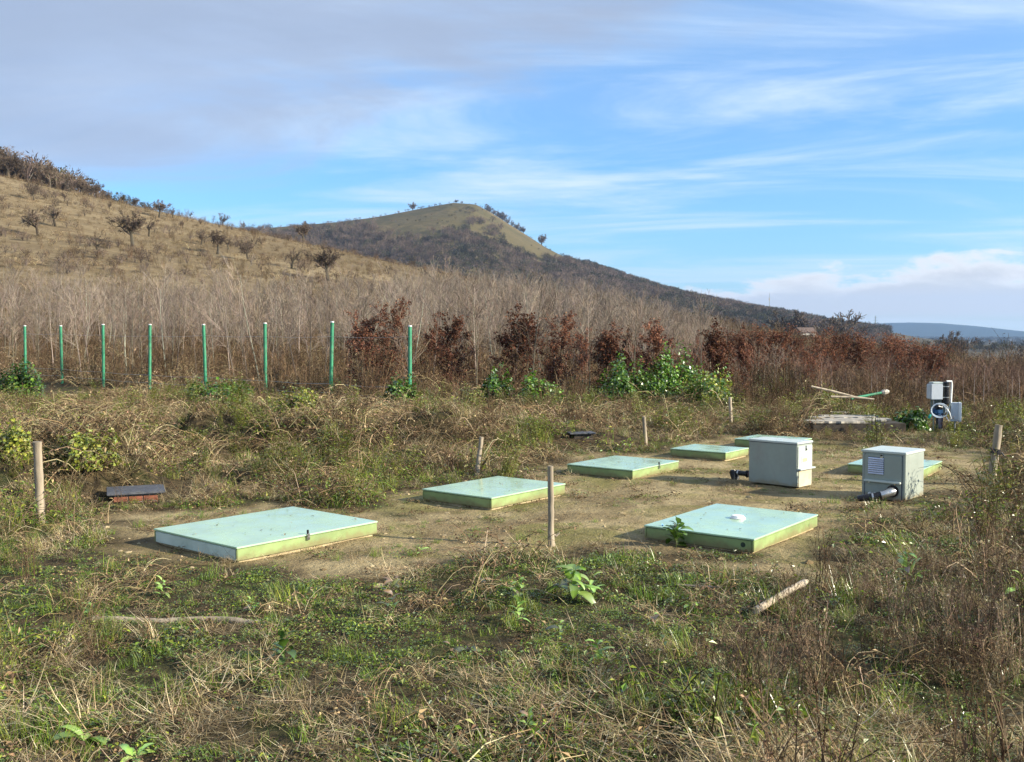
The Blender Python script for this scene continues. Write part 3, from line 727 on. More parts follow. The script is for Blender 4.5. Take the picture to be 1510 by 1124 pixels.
def orchard():
    protos = []
    for h, dn, sp_ in ((4, 1.0, 1.0), (4, 1.25, .9), (4, .8, .75), (4, 1.1, 1.15)):
        a, b = orchard_tree(h, dn, sp_); top = max(v[2] for v in b.v); protos.append((a.mesh('orchard_trunk', 'bark_twigs'), b.mesh('orchard_crown', 'bark_twigs'), top))
    spec = [(50,296,30,0,'bare orchard tree just below the hilltop wood, flat crown'), (95,298,19,2,'smaller bare tree beside the flat-crowned one below the hilltop wood'),
            (57,348,44,0,'bare spreading tree with black trunk, one of two overlapping crowns mid slope'), (82,334,38,3,'bare tree with wide flat crown overlapping its darker neighbour mid slope'),
            (162,311,15,2,'tiny bare tree alone on the golden slope under the wood'), (195,363,52,1,'densest bare orchard tree with broad rounded crown mid slope'),
            (220,349,30,2,'slim bare tree leaning beside the densest orchard tree'), (235,321,27,1,'dark bare tree on the ridge where the hilltop wood ends'),
            (255,322,17,2,'thin small bare tree just down the ridge from the dark one'), (283,322,12,2,'tiny thin bare tree on the ridge between two larger ones'),
            (270,337,13,0,'tiny bare tree a little below the ridge line'), (296,361,24,3,'bare spreading orchard tree, upper end of a row of four'),
            (321,375,37,1,'bare upright orchard tree with straight trunk in a row of four'), (337,368,21,2,'small bare orchard tree squeezed in a row of four'),
            (366,385,36,0,'bare orchard tree with fan crown, lower end of a row of four'), (142,376,33,2,'thin crooked bare tree low on the orchard slope'),
            (430,396,36,2,'twiggy bare tree low on the slope beside the shrubby one'), (483,414,52,1,'large shrubby bare tree at the lower orchard edge'),
            (671,430,26,1,'round bare bush where the orchard slope meets the nursery'), (627,413,20,2,'small bare bush on the lower ridge of the slope')]
    for px, py, h, k, lab in spec:
        p = at(px, py)
        if p.y > 260: p = crest(px, 120, 240)
        t = thing('orchard_tree', lab, 'tree', p, U(0, 6.28), 'bare trees on the orchard hill'); s = h/F*p.y/protos[k][2]; t.scale = (s,)*3
        link('trunk', protos[k][0], t); link('crown', protos[k][1], t)
    for px, h, k, lab in ((331,20,3,'bare tree silhouetted on the ridge with wide wispy crown'), (362,16,2,'small bare tree silhouetted alone on the ridge'), (449,33,1,'dark bushy tree silhouetted on the ridge in front of the peaked hill'),
                          (128,30,0,'pale wispy tree standing out of the hilltop wood'), (148,28,3,'dark wispy tree at the lower end of the hilltop wood'), (203,14,1,'low dark bush at the tip of the hilltop wood')):
        p = crest(px, 120, 230); t = thing('ridge_tree', lab, 'tree', p, U(0, 6.28), 'bare trees on the orchard hill'); s = h/F*p.y/protos[k][2]; t.scale = (s,)*3
        link('trunk', protos[k][0], t); link('crown', protos[k][1], t)
    # trees along the shoulder of the peaked hill
    for i in range(11):
        px = 716 + i*5.6 + U(-2, 2); p = crest(px, 900, 1250); k = random.randrange(4)
        t = thing('shoulder_tree', 'bare tree in the line along the steep shoulder of the peaked hill', 'tree', p, U(0, 6.28), 'trees along the peak shoulder'); s = U(11, 17)/F*p.y/protos[k][2]; t.scale = (s,)*3; t.location.z -= .28*s*protos[k][2]
        link('trunk', protos[k][0], t); link('crown', protos[k][1], t)
    for px, h, lab in ((610,13,'lone bush on the smooth grassy side of the peaked hill'), (673,6,'tiny tree at the very top of the peaked hill'), (682,4,'tiny bush beside the tree at the very top of the peaked hill'), (799,18,'rounded lone tree below the line on the steep shoulder')):
        p = crest(px, 900, 1250); t = thing('summit_tree', lab, 'tree', p, U(0, 6.28)); s = h*1.2/F*p.y/protos[1][2]; t.scale = (s,)*3; t.location.z -= .25*s*protos[1][2]
        link('trunk', protos[1][0], t); link('crown', protos[1][1], t)
    for px, py, h, D, k, lab in ((1203,492,32,330,2,'tall bare tree nearest the roof beyond the nursery'), (1224,492,36,340,0,'tallest bare tree in the group beyond the nursery'), (1239,492,32,335,3,'bare tree at the open end of the group beyond the nursery'),
                                 (1170,490,34,320,1,'bare tree at the edge of the wooded slope beyond the nursery'), (1274,495,16,420,2,'small bare tree standing alone before the blue ridge'), (1405,503,16,300,1,'dark round bush on the plain beyond the rusty nursery rows')):
        x = (px-755)/F*D; z = hz(x, D); t = thing('valley_tree', lab, 'tree', (x, D, z), U(0, 6.28), 'bare trees on the valley edge')
        top = CAMH + (HZ - (py-h))/F*D; t.scale = ((top-z)/protos[k][2],)*3
        link('trunk', protos[k][0], t); link('crown', protos[k][1], t)
orchard()

def woods():
    src = [hill_shrub('bare').mesh('shrub', 'shrub_twigs') for _ in range(6)] + [hill_shrub('dark').mesh('shrub', 'shrub_twigs') for _ in range(4)]
    bare = [orchard_tree(5.5, 1.0, .8) for _ in range(4)]; src_top = src + [joined(a, b, 'wood_tree', 'shrub_twigs') for a, b in bare]
    # wood on top of the orchard hill
    n = 2600; xs = rng.uniform(-190, -58, n); ys = rng.uniform(150, 300, n); u = xs/ys
    edge = 196 + (u + .37)*(-60) + (fbm(xs/9, ys/9, 3) - .5)*14
    k = (ys > edge) & (u < -.355 + rng.normal(0, .006, n)) & (u > -.75)
    x, y = xs[k], ys[k]; uu = x/y; sc = np.clip((-uu - .35)*9, .28, 1.0)*rng.uniform(.6, 1.1, len(x))
    idx = np.where(rng.random(len(x)) < .08 + .5*S((uu+.45)/.08), 6 + rng.integers(4, size=len(x)), rng.integers(6, size=len(x)))
    idx = np.where(rng.random(len(x)) < .6, 10 + rng.integers(4, size=len(x)), idx); sc = np.where(idx > 9, sc*1.0, sc*.8)
    scatter('hilltop_wood', 'bare brown wood along the top of the orchard hill', src_top, np.stack([x, y, Hn(x, y)], 1), rng.uniform(0, 6.28, len(x)), sc*1.5, idx)
    # low scrub scattered over the orchard slope
    n = 3600; r = rng.uniform(62, 230, n); a = np.radians(rng.uniform(-34, 4, n)); x, y = r*np.sin(a), r*np.cos(a); q = fbm(x/14 + 5, y/6, 3)
    k = rng.random(n) < S((q - .46)/.14); x, y = x[k], y[k]
    scatter('hill_scrub', 'low bare brown scrub dotted over the orchard slope', src, np.stack([x, y, Hn(x, y) - .1], 1), rng.uniform(0, 6.28, len(x)), rng.uniform(.08, .24, len(x)), rng.integers(6, size=len(x)))
    # woods on the peaked hill
    n = 34000; ys = rng.uniform(260, 1180, n); us = rng.uniform(-.30, .37, n); xs = us*ys
    z = Hn(xs, ys); e = (z - CAMH)/ys; py = HZ - e*F; px = 755 + us*F
    nz = fbm(xs/70, ys/70, 4); n2 = fbm(xs/30 + 7, ys/30, 3)
    skyl = HZ - np.interp(xs/YC, FAR_U, FAR_E)*F
    below = py - skyl                                  # how far under the skyline, in rows of slope
    dens = np.zeros(n)
    dens = np.where(below > 30, S((nz - .36 + (below-30)*.004)/.10), dens)
    dens = np.where((px > 690) & (px < 745) & (below > 4) & (below < 36), S((nz-.40)/.1)*.8, dens)
    dens = np.where((px + (nz-.5)*120 + below > 838) & (below > -3), S((nz - .22)/.14) + .35, dens)
    dens = np.where((px < 560) & (below > 3), np.maximum(dens, S((nz-.33)/.15)), dens)
    strip = np.exp(-((below - 95 - 12*(nz-.5))/7)**2)*((px > 600) & (px < 1000))
    dens = dens*(1 - .9*strip)
    dens = np.maximum(dens, .10*(n2 > .5))
    dens = np.where((ys < 430) & (us < .05), 0, dens)
    k = rng.random(n) < dens; x, y = xs[k], ys[k]
    dk = rng.random(len(x)) < np.clip(.25 + 2.2*(n2[k]-.5) + .25*S((below[k]-40)/30)*(px[k] < 860), .05, .8)
    idx = np.where(dk, 6 + rng.integers(4, size=len(x)), rng.integers(6, size=len(x)))
    scatter('hill_woods', 'grey brown scrub and woods covering the slopes of the peaked hill', src, np.stack([x, y, z[k]], 1), rng.uniform(0, 6.28, len(x)), rng.uniform(.55, 1.25, len(x))*np.where(dens[k] < .12, .4, 1), idx)
    # hedges over the plain
    n = 2600; xs_, ys_ = [], []
    for Dh, spread in ((620, 14), (980, 20), (1500, 30), (2200, 40), (3100, 60), (3900, 60)):
        m = n//6; uu = rng.uniform(.15, .62, m); yy = Dh*(1 + .06*np.sin(uu*9)) + rng.normal(0, spread, m); xs_.append(uu*yy); ys_.append(yy)
    x, y = np.concatenate(xs_), np.concatenate(ys_)
    scatter('field_hedges', 'dark hedges and copses across the valley plain', src, np.stack([x, y, Hn(x, y)], 1), rng.uniform(0, 6.28, len(x)), rng.uniform(.5, 1.3, len(x))*np.clip(y/1500, .6, 1.6), 6 + rng.integers(4, size=len(x)))
woods()

def ivy_bushes():
    IVY = [(.04,.10,.012), (.07,.16,.018), (.11,.22,.024), (.17,.28,.035)]
    def mound(w, d, h, n, pal, lsz):
        mb, st = MB(), MB()
        for _ in range(n):
            a = U(0, 6.28); e = U(0, 1); k = math.sqrt(1 - e*e); lump = 1 + .28*math.sin(a*3 + w*9) + .2*math.sin(a*5 + e*6); f = U(.55, 1.05)*lump
            q = Vector((w*.5*k*math.cos(a)*f, d*.5*k*math.sin(a)*f, h*e*f*.95 + .02)); nr = Vector((math.cos(a)*k/w, math.sin(a)*k/d, e/h + .25)).normalized()
            L = U(*lsz); dr = Vector((U(-1,1), U(-1,1), U(-1,.2)))
            mb.leaf(q, dr, nr + Vector((U(-.5,.5), U(-.5,.5), U(-.3,.3))), L, L*U(.75,1.0), jit(random.choice(pal), .3), .12)
        for _ in range(14):
            a = U(0, 6.28); st.tube([(0,0,-.05), (w*.2*math.cos(a), d*.2*math.sin(a), h*.4), (w*.38*math.cos(a), d*.38*math.sin(a), h*.75)], [.012,.008,.004], (.07,.05,.03), 4)
        return mb.mesh('ivy_foliage', 'green_leaves'), st.mesh('ivy_stems', 'bark_twigs')
    YG = GREEN[3:] + YGREEN + [(.34,.36,.05)]
    spec = [(25,592,62,50,'dark ivy bush at the first green post of the row',IVY), (318,606,90,38,'broad ivy bush in front of the fifth green post',IVY), (440,610,55,34,'pale straggly green bush between two green posts',YG),
            (590,608,54,46,'low ivy bush wrapped round the last green post',IVY), (733,604,52,50,'round ivy bush, one of a pair below the dark copper beech',IVY), (790,606,62,44,'lopsided ivy bush, one of a pair below the broad copper beech',IVY),
            (925,602,95,62,'low flank of the big ivy mound covered in glossy leaves',IVY), (992,604,90,80,'tall glossy peak of the big ivy mound behind the thin stake',IVY), (1050,610,85,56,'yellowing ivy slope beside the thin pale stake',IVY + YG),
            (120,690,90,52,'yellow green leafy bush on the bank beside the thick stake',YG + YGREEN), (10,680,60,52,'bright yellow green bush behind the thick stake',YG + YGREEN),
            (1160,596,80,40,'loose yellow green bush on the far bank behind the cabinets',YG), (1215,612,70,36,'yellow green weeds beside the broken slab',YG + YGREEN), (1350,638,44,30,'low dark green bush at the foot of the equipment stand',IVY)]
    for px, py, w, h, lab, pal in spec:
        p = at(px, py); k = p.y/F; ww, hh = w*k, h*k; n = int(min(5200, 1300 + ww*hh*2600))
        fo, st = mound(ww, ww*.8, hh, n, pal, (.05, .10) if pal[0] is IVY[0] else (.025, .055))
        t = thing('ivy_bush' if pal[0] == IVY[0] else 'leafy_bush', lab, 'bush', (p.x, p.y + ww*.2, p.z - .02), 0); link('foliage', fo, t); link('stems', st, t)
ivy_bushes()

# ------------------------------------------------------------------ hard-surface materials
simple('lid_green', (.40,.57,.37), .20, .08, 2.5, (.27,.36,.24), .5, bump=.02, coat=.3, splash=(.30,.27,.17))
simple('skirt_green', (.235,.31,.125), .5, .12, 6, (.18,.24,.10), .3, bump=.05, low=(.20,.17,.08))
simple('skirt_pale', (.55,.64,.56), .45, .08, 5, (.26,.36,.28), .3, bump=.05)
simple('recess_shade', (.03,.045,.03), .8, .1)  # near-black colour holding the shade of the cover gap and lifting hole
simple('concrete_tan', (.42,.34,.20), .95, .25, 20, (.22,.17,.08), bump=.6)
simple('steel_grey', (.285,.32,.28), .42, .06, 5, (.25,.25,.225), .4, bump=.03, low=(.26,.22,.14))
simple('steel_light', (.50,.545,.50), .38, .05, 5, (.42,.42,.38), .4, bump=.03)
simple('panel_warm_lit', (.50,.44,.32), .6, .12, 9, (.33,.27,.17))  # warm light on the cabinet's lower panel, put into its colour
simple('louvre_dark', (.05,.055,.09), .5, .1)
simple('louvre_white', (.62,.66,.78), .4, .05)
simple('chrome', (.55,.56,.58), .25, .1, metal=1.0)
simple('pipe_black', (.018,.017,.020), .35, .2, 15, (.07,.06,.045))
simple('pipe_clamp', (.45,.46,.46), .3, .1, metal=.8)
simple('valve_maroon', (.09,.018,.028), .4, .2)
simple('label_white', (.75,.74,.68), .6, .05, 9)
simple('label_print', (.55,.46,.25), .6, .15, 60)
simple('warn_black', (.03,.03,.03), .6, .1)
simple('plastic_white', (.78,.79,.78), .4, .05, 9, (.55,.54,.5))
simple('wood_weathered', (.29,.24,.175), .9, .35, 14, (.15,.11,.07), bump=.7, stretch=(1,1,.12))
simple('wood_pale', (.42,.35,.26), .9, .25, 12, (.3,.24,.17), bump=.6, stretch=(1,1,.15))
simple('board_grey', (.36,.33,.28), .95, .3, 10, (.16,.14,.11), bump=.7)
simple('dark_timber', (.045,.038,.03), .95, .4, 10, bump=.5)
simple('post_green', (.035,.22,.115), .45, .2, 9, (.19,.25,.16), .4, bump=.1)
simple('wire_steel', (.50,.50,.50), .4, .1, metal=.7)
simple('brick_red', (.21,.075,.045), .9, .3, 30, (.17,.10,.07), bump=.5)
simple('mortar', (.26,.23,.19), .95, .2, 40, bump=.6)
simple('cover_slate', (.075,.08,.095), .55, .25, 25, (.15,.15,.14), bump=.3)
simple('tank_black', (.012,.012,.014), .3, .2)
simple('pump_blue', (.03,.09,.20), .4, .2)
simple('hose_pale', (.42,.50,.60), .4, .1)
simple('tape_teal', (.05,.42,.33), .5, .1)
simple('rag_blue', (.12,.30,.62), .7, .15)
simple('box_grey', (.52,.56,.60), .4, .06, 8)
simple('concrete_pale', (.50,.46,.40), .95, .2, 20, bump=.5)
simple('roof_tile_far', (.12,.085,.07), .9, .2, 3)
simple('plaster_far', (.45,.42,.37), .9, .1, 3)

# ------------------------------------------------------------------ chamber lids
def lid(label, left, front, right, ztop=.125, skirt='skirt_green', left_skirt=None, vent=False, latch=.6, dz=0):
    L, Fr, Rt = P(*left, ztop), P(*front, ztop), P(*right, ztop)
    long = (Rt - Fr); ll = long.length; short = (L - Fr); e1 = long.normalized(); e2 = Vector((-e1.y, e1.x, 0)); ws = short.dot(e2)
    org = Fr; t = thing('chamber_lid', label, 'chamber lid', (org.x, org.y, 0), math.atan2(e1.y, e1.x), 'green chamber lids on the bare soil')
    a, b = ll, ws
    pbox('base_frame', 'concrete_tan', t, (a/2, b/2, .005), (a - .05, b - .05, .09), .006)
    ht = ztop - .014; zb = .024
    pbox('shadow_gap', 'recess_shade', t, (a/2, b/2, (ht + zb)/2 + .004), (a - .03, b - .03, ht - zb + .012), 0)  # dark core, coloured as the shadow line under the cover
    th = .018
    pbox('side_panel', skirt, t, (a/2, th/2, (ht+zb)/2 - .004), (a, th, ht - zb), .004)
    pbox('side_panel', skirt, t, (a/2, b - th/2, (ht+zb)/2 - .004), (a, th, ht - zb), .004)
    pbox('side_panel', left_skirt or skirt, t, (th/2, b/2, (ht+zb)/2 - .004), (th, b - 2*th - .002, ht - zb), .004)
    pbox('side_panel', skirt, t, (a - th/2, b/2, (ht+zb)/2 - .004), (th, b - 2*th - .002, ht - zb), .004)
    pbox('cover', 'lid_green', t, (a/2, b/2, ztop - .006), (a + .012, b + .012, .013), .004)
    if latch:
        la = pbox('latch', 'chrome', t, (a*latch, -.010, ztop - .02), (.03, .012, .05), .002)
        pcyl('latch_knob', 'pipe_black', la, (a*latch, -.005, ztop + .004), (a*latch, -.005, ztop + .035), .009)
    for fr in (.15, .85): pbox('hinge', 'chrome', t, (a*fr, b + .012, ztop - .012), (.07, .010, .018), .002)
    if vent:
        c = (a*.56, b*.50)
        v = pcyl('vent_cap', 'plastic_white', t, (c[0], c[1], ztop + .0015), (c[0], c[1], ztop + .026), .058, .004, .052, 32)
        pcyl('vent_collar', 'plastic_white', v, (c[0], c[1], ztop + .001), (c[0], c[1], ztop + .009), .068, .002, None, 32)
        pcyl('lifting_hole', 'recess_shade', t, (-.0015, .09, .07), (.004, .09, .07), .020, 0, None, 20)
    pts = np.array([(U(.05, a - .05), U(.05, b - .05)) for _ in range(int(13*a*b))]); pts = pts[rng.random(len(pts)) < .8]
    ca, sa = e1.x, e1.y
    for lx, ly in pts: LIDPTS.append((org.x + lx*ca - ly*sa, org.y + lx*sa + ly*ca, ztop + .003))
    return t
def one_leaf():
    mb = MB(); L = U(.012, .03); mb.leaf((0,0,0), (1,0,U(0,.25)), (0,0,1), L, L*U(.35,.6), jit(random.choice(BROWN + STRAW[:2]), .3), .3); return mb
LIDLEAF = [one_leaf().mesh('fallen_leaf', 'dry_plants') for _ in range(6)]; LIDPTS = []
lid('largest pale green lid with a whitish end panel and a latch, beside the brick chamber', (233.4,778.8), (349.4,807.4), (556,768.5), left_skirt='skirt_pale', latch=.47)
lid('green lid between the two middle wooden stakes, ivy along its lit side', (616.4,722.2), (724.7,734.3), (833.2,713.1), latch=0)
lid('green lid with a small latch, between the ivy-edged lid and the half hidden lids', (837.7,684.2), (932.8,693.5), (1000.7,679.7), latch=.55)
lid('small green lid fringed with weeds beside the cabinet with the black pipe', (985,662), (1070,667.5), (1103.7,660.4), .12, latch=0)
lid('green lid mostly hidden behind the cabinet with the black pipe', (1088.6,645.8), (1165,652.5), (1197,646.2), .13, latch=0)
lid('green lid with a round white vent cap and a leafy weed at its side', (945,776.2), (1111.8,795.2), (1205.6,758.8), vent=True, latch=0)
lid('green lid mostly hidden behind the louvred cabinet', (1250,684), (1361,692), (1389,679.8), .125, latch=0)

scatter('fallen_leaves', 'tiny dead leaves and crumbs lying on the green lids', LIDLEAF, np.array(LIDPTS), rng.uniform(0, 6.28, len(LIDPTS)), rng.uniform(.6, 1.3, len(LIDPTS)), rng.integers(6, size=len(LIDPTS)))
# ------------------------------------------------------------------ cabinets
def frame_from(left, front, right, z=0.0):
    L, Fr, Rt = P(*left, z), P(*front, z), P(*right, z); e2 = (L - Fr).normalized(); w = (L - Fr).length; e1 = Vector((e2.y, -e2.x, 0))
    if e1.dot(Rt - Fr) < 0: e1 = -e1
    return Fr, math.atan2(e1.y, e1.x), (Rt - Fr).dot(e1), w
def cabinet_piped():
    Fr, rz, dep, wid = frame_from((1103.8,713), (1174.7,721.3), (1194.4,717.7)); dep = max(dep, .34); h = .49
    t = thing('equipment_cabinet', 'grey metal cabinet with a plain side, warning label and black pipe on the soil', 'cabinet', (Fr.x, Fr.y, 0), rz)
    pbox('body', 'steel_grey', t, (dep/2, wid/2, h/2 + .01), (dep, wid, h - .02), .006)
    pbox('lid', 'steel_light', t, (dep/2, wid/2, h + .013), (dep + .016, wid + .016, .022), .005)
    pbox('lid_gasket', 'louvre_dark', t, (dep/2, wid/2, h + .001), (dep + .004, wid + .004, .008), 0)
    # end face is at local y = 0, looking along -y: the lit end
    y0 = -.002
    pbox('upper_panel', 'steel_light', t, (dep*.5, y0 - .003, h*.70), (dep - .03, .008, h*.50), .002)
    pbox('lower_panel', 'panel_warm_lit', t, (dep*.52, y0 - .001, h*.22), (dep - .06, .006, h*.38), .002)
    pbox('drip_ledge', 'steel_light', t, (dep*.5, y0 - .022, h*.44), (dep - .004, .046, .016), .003)
    pbox('label_plate', 'label_white', t, (dep*.47, y0 - .0095, h*.63), (dep*.42, .004, .085), .001)
    pbox('label_print', 'label_print', t, (dep*.45, y0 - .0125, h*.635), (dep*.32, .002, .045), 0)
    la = pbox('latch', 'chrome', t, (dep*.52, y0 - .011, h*.90), (.024, .010, .055), .002)
    pcyl('latch_ring', 'warn_black', la, (dep*.52, y0 - .016, h*.875), (dep*.52, y0 - .024, h*.875), .010)
    for k in range(2):
        s = pcyl('warning_sticker', 'label_white', t, (dep*(.17+.15*k), y0 - .0075, h*.84), (dep*(.17+.15*k), y0 - .0095, h*.84), .021, 0, None, 24)
        pbox('sticker_mark', 'warn_black', s, (dep*(.17+.15*k), y0 - .0105, h*.84), (.008, .002, .026), 0)
    for xx in (.012, dep - .012):
        for zz in (.06, .25, .43): pcyl('screw', 'chrome', t, (xx, -.001, zz), (xx, -.006, zz), .0045, 0, None, 10)
    for yy in (.1, wid - .1): pbox('lid_hinge', 'chrome', t, (dep + .006, yy, h - .01), (.012, .06, .03), .002)
    # pipe leaving low at the far long side, towards the left
    zc = .075; c = dep*.62; w0 = wid
    ptube('pipe', 'pipe_black', t, [(c, w0 - .02, zc), (c, w0 + .30, zc), (c + .0, w0 + .36, zc - .003)], [.030, .030, .034], 14)
    pcyl('pipe_elbow', 'pipe_black', t, (c, w0 + .30, zc - .09), (c, w0 + .345, zc + .02), .046, .008)
    pcyl('pipe_clamp', 'pipe_clamp', t, (c, w0 + .255, zc), (c, w0 + .272, zc), .036)
    pcyl('valve_sleeve', 'valve_maroon', t, (c, w0 + .04, zc), (c, w0 + .12, zc), .041, .005)
    for yy in (.02, .135): pcyl('pipe_coupling', 'pipe_black', t, (c, w0 + yy, zc), (c, w0 + yy + .022, zc), .043, .004)
cabinet_piped()
def cabinet_louvred():
    Fr, rz, dep, wid = frame_from((1270.5,734.3), (1334.3,741.4), (1352.8,730.7)); dep = min(max(dep, .40), .5); h = .485
    t = thing('equipment_cabinet', 'grey metal cabinet with white louvres and a hose fitting low on its front', 'cabinet', (Fr.x, Fr.y, 0), rz)
    # local x runs back from the louvred front (x = 0); y runs along the front
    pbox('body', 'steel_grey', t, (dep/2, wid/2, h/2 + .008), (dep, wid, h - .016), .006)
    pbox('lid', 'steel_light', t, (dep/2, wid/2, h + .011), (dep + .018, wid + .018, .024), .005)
    x0 = -.002
    pbox('front_door', 'steel_grey', t, (x0 - .004, wid*.5, h*.69), (.010, wid*.86, h*.54), .003)
    pbox('lower_panel', 'steel_grey', t, (x0 - .001, wid*.5, h*.20), (.006, wid*.86, h*.36), .002)
    for yy in (.045, wid - .045): pbox('corner_groove', 'louvre_dark', t, (x0 - .002, yy - .012 if yy < .1 else yy + .012, h*.5), (.006, .007, h*.94), 0)
    lv = pbox('louvre_panel', 'louvre_dark', t, (x0 - .009, wid*.66, h*.725), (.004, wid*.36, h*.37), 0)
    for k in range(8):
        pbox('louvre_slat', 'louvre_white', lv, (x0 - .017, wid*.66, h*(.565 + .045*k)), (.016, wid*.355, .012), .001, Matrix.Rotation(R(-30), 3, 'Y'))
    la = pbox('latch', 'chrome', t, (x0 - .014, wid*.53, h*.92), (.010, .026, .06), .002)
    pcyl('latch_ring', 'warn_black', la, (x0 - .020, wid*.53, h*.955), (x0 - .028, wid*.53, h*.955), .010)
    pbox('drip_ledge', 'steel_light', t, (x0 - .022, wid*.5, h*.405), (.044, wid*.84, .020), .004)
    for yy in (.22, .82): pcyl('bolt', 'chrome', t, (x0 - .004, wid*yy, h*.365), (x0 - .014, wid*yy, h*.365), .008, .001)
    pcyl('flange', 'pipe_black', t, (x0 - .003, wid*.27, .105), (x0 - .022, wid*.27, .105), .062, .004, None, 28)
    e = [(x0 - .02, wid*.27, .105), (x0 - .07, wid*.30, .098), (x0 - .12, wid*.42, .072), (x0 - .17, wid*.58, .05), (x0 - .21, wid*.75, .036), (x0 - .23, wid*.86, .02)]
    ptube('elbow_fitting', 'pipe_clamp', t, e[:3], [.048, .045, .036], 14)
    ptube('hose', 'pipe_black', t, e[2:], [.037, .037, .036, .036], 14)
    for i, tt in ((2, 0.0), (3, 0.0)):
        a = Vector(e[i]); d = (Vector(e[i+1]) - a).normalized(); pcyl('hose_clamp', 'pipe_clamp', t, a - d*.009, a + d*.009, .042)
    pcyl('spigot', 'plastic_white', t, (x0 - .003, wid*.79, .062), (x0 - .04, wid*.79, .060), .013)
    pcyl('spigot', 'plastic_white', t, (x0 - .003, wid*.68, .066), (x0 - .03, wid*.68, .064), .010)
cabinet_louvred()

# ------------------------------------------------------------------ equipment stand
def stand():
    p = at(1388, 637); D = p.y; k = D/F
    t = thing('equipment_stand', 'pump and meter stand with grey boxes, black cylinder and coiled hose', 'equipment', p, 0)
    X = lambda px: (px - 1388)*k
    Z = lambda py: CAMH - (py - HZ)/F*D - p.z
    for px, top in ((1376, 588), (1388.5, 590)): pcyl('leg', 'wire_steel', t, (X(px), 0, -.05), (X(px), 0, Z(top)), .016)
    pbox('back_plate', 'steel_grey', t, (X(1384), .05, (Z(612)+Z(566))/2), (.26, .02, Z(566)-Z(612)), .004)
    g = pbox('meter_box', 'box_grey', t, (X(1374.5), -.06, (Z(588)+Z(566))/2), (.20, .20, Z(566)-Z(588)), .012)
    pbox('meter_box_lid', 'box_grey', g, (X(1374.5), -.172, (Z(588)+Z(566.5))/2), (.205, .024, Z(566)-Z(588) + .006), .006)
    pbox('meter_box_hood', 'steel_light', g, (X(1378), -.03, Z(564.5)), (.19, .20, .03), .008)
    b = pcyl('filter_cylinder', 'tank_black', t, (X(1389.5), -.10, Z(596)), (X(1389.5), -.10, Z(563)), .062, .012, None, 24)
    for py in (570, 586): pcyl('filter_band', 'pipe_clamp', b, (X(1389.5), -.10, Z(py)), (X(1389.5), -.10, Z(py) + .012), .065, 0, None, 24)
    u = [(X(1393), -.02, Z(590)), (X(1393.5), -.02, Z(566)), (X(1394), -.02, Z(562.5)), (X(1401), -.02, Z(562.5)), (X(1401.5), -.02, Z(567)), (X(1400.5), -.02, Z(594))]
    ptube('white_pipe', 'plastic_white', t, u, .018, 10)
    pbox('pump_body', 'pump_blue', t, (X(1377.5), -.10, Z(606)), (.17, .16, .12), .03)
    pcyl('pump_motor', 'tank_black', t, (X(1374), -.16, Z(599)), (X(1383), -.12, Z(601)), .05, .01)
    pbox('pump_bracket', 'louvre_dark', t, (X(1384), -.02, Z(620)), (.10, .10, .30), .01)
    c = Vector((X(1376), -.22, Z(604)))
    for q in range(3):
        pts = [c + Vector(((.125 + .015*q)*math.cos(a), -.02*q, (.105 + .012*q)*math.sin(a))) for a in np.linspace(-.6 + .3*q, 5.2 + .3*q, 22)]
        ptube('hose_loop', 'hose_pale', t, pts, .006, 6)
    pts = [c + Vector((.11, -.03, .06)), c + Vector((.17, -.05, -.04)), c + Vector((.20, -.05, -.14)), c + Vector((.165, -.04, -.19)), c + Vector((.12, -.03, -.11))]
    ptube('hose_tail', 'plastic_white', t, pts, .010, 6)
    pbox('teal_tape', 'tape_teal', t, (X(1364.5), -.18, Z(613)), (.045, .03, .08), .006, Matrix.Rotation(.4, 3, 'Y'))
    t2 = thing('junction_box', 'pale grey hinged junction box on a short leg beside the pump stand', 'electric box', (p.x + X(1406), p.y - .05, p.z), R(-18))
    cz = (Z(621) + Z(593.5))/2; hh = Z(593.5) - Z(621)
    bx = pbox('box_body', 'box_grey', t2, (0, 0, cz), (.16, .15, hh), .008)
    pbox('box_door', 'plastic_white', t2, (.075, -.01, cz), (.05, .165, hh + .01), .008)
    pbox('rain_hood', 'steel_light', t2, (-.11, -.03, cz + .06), (.012, .14, .20), .004, Matrix.Rotation(R(14), 3, 'Y'))
    pcyl('leg', 'wire_steel', t2, (0, 0, -.05), (0, 0, Z(619)), .014)
stand()

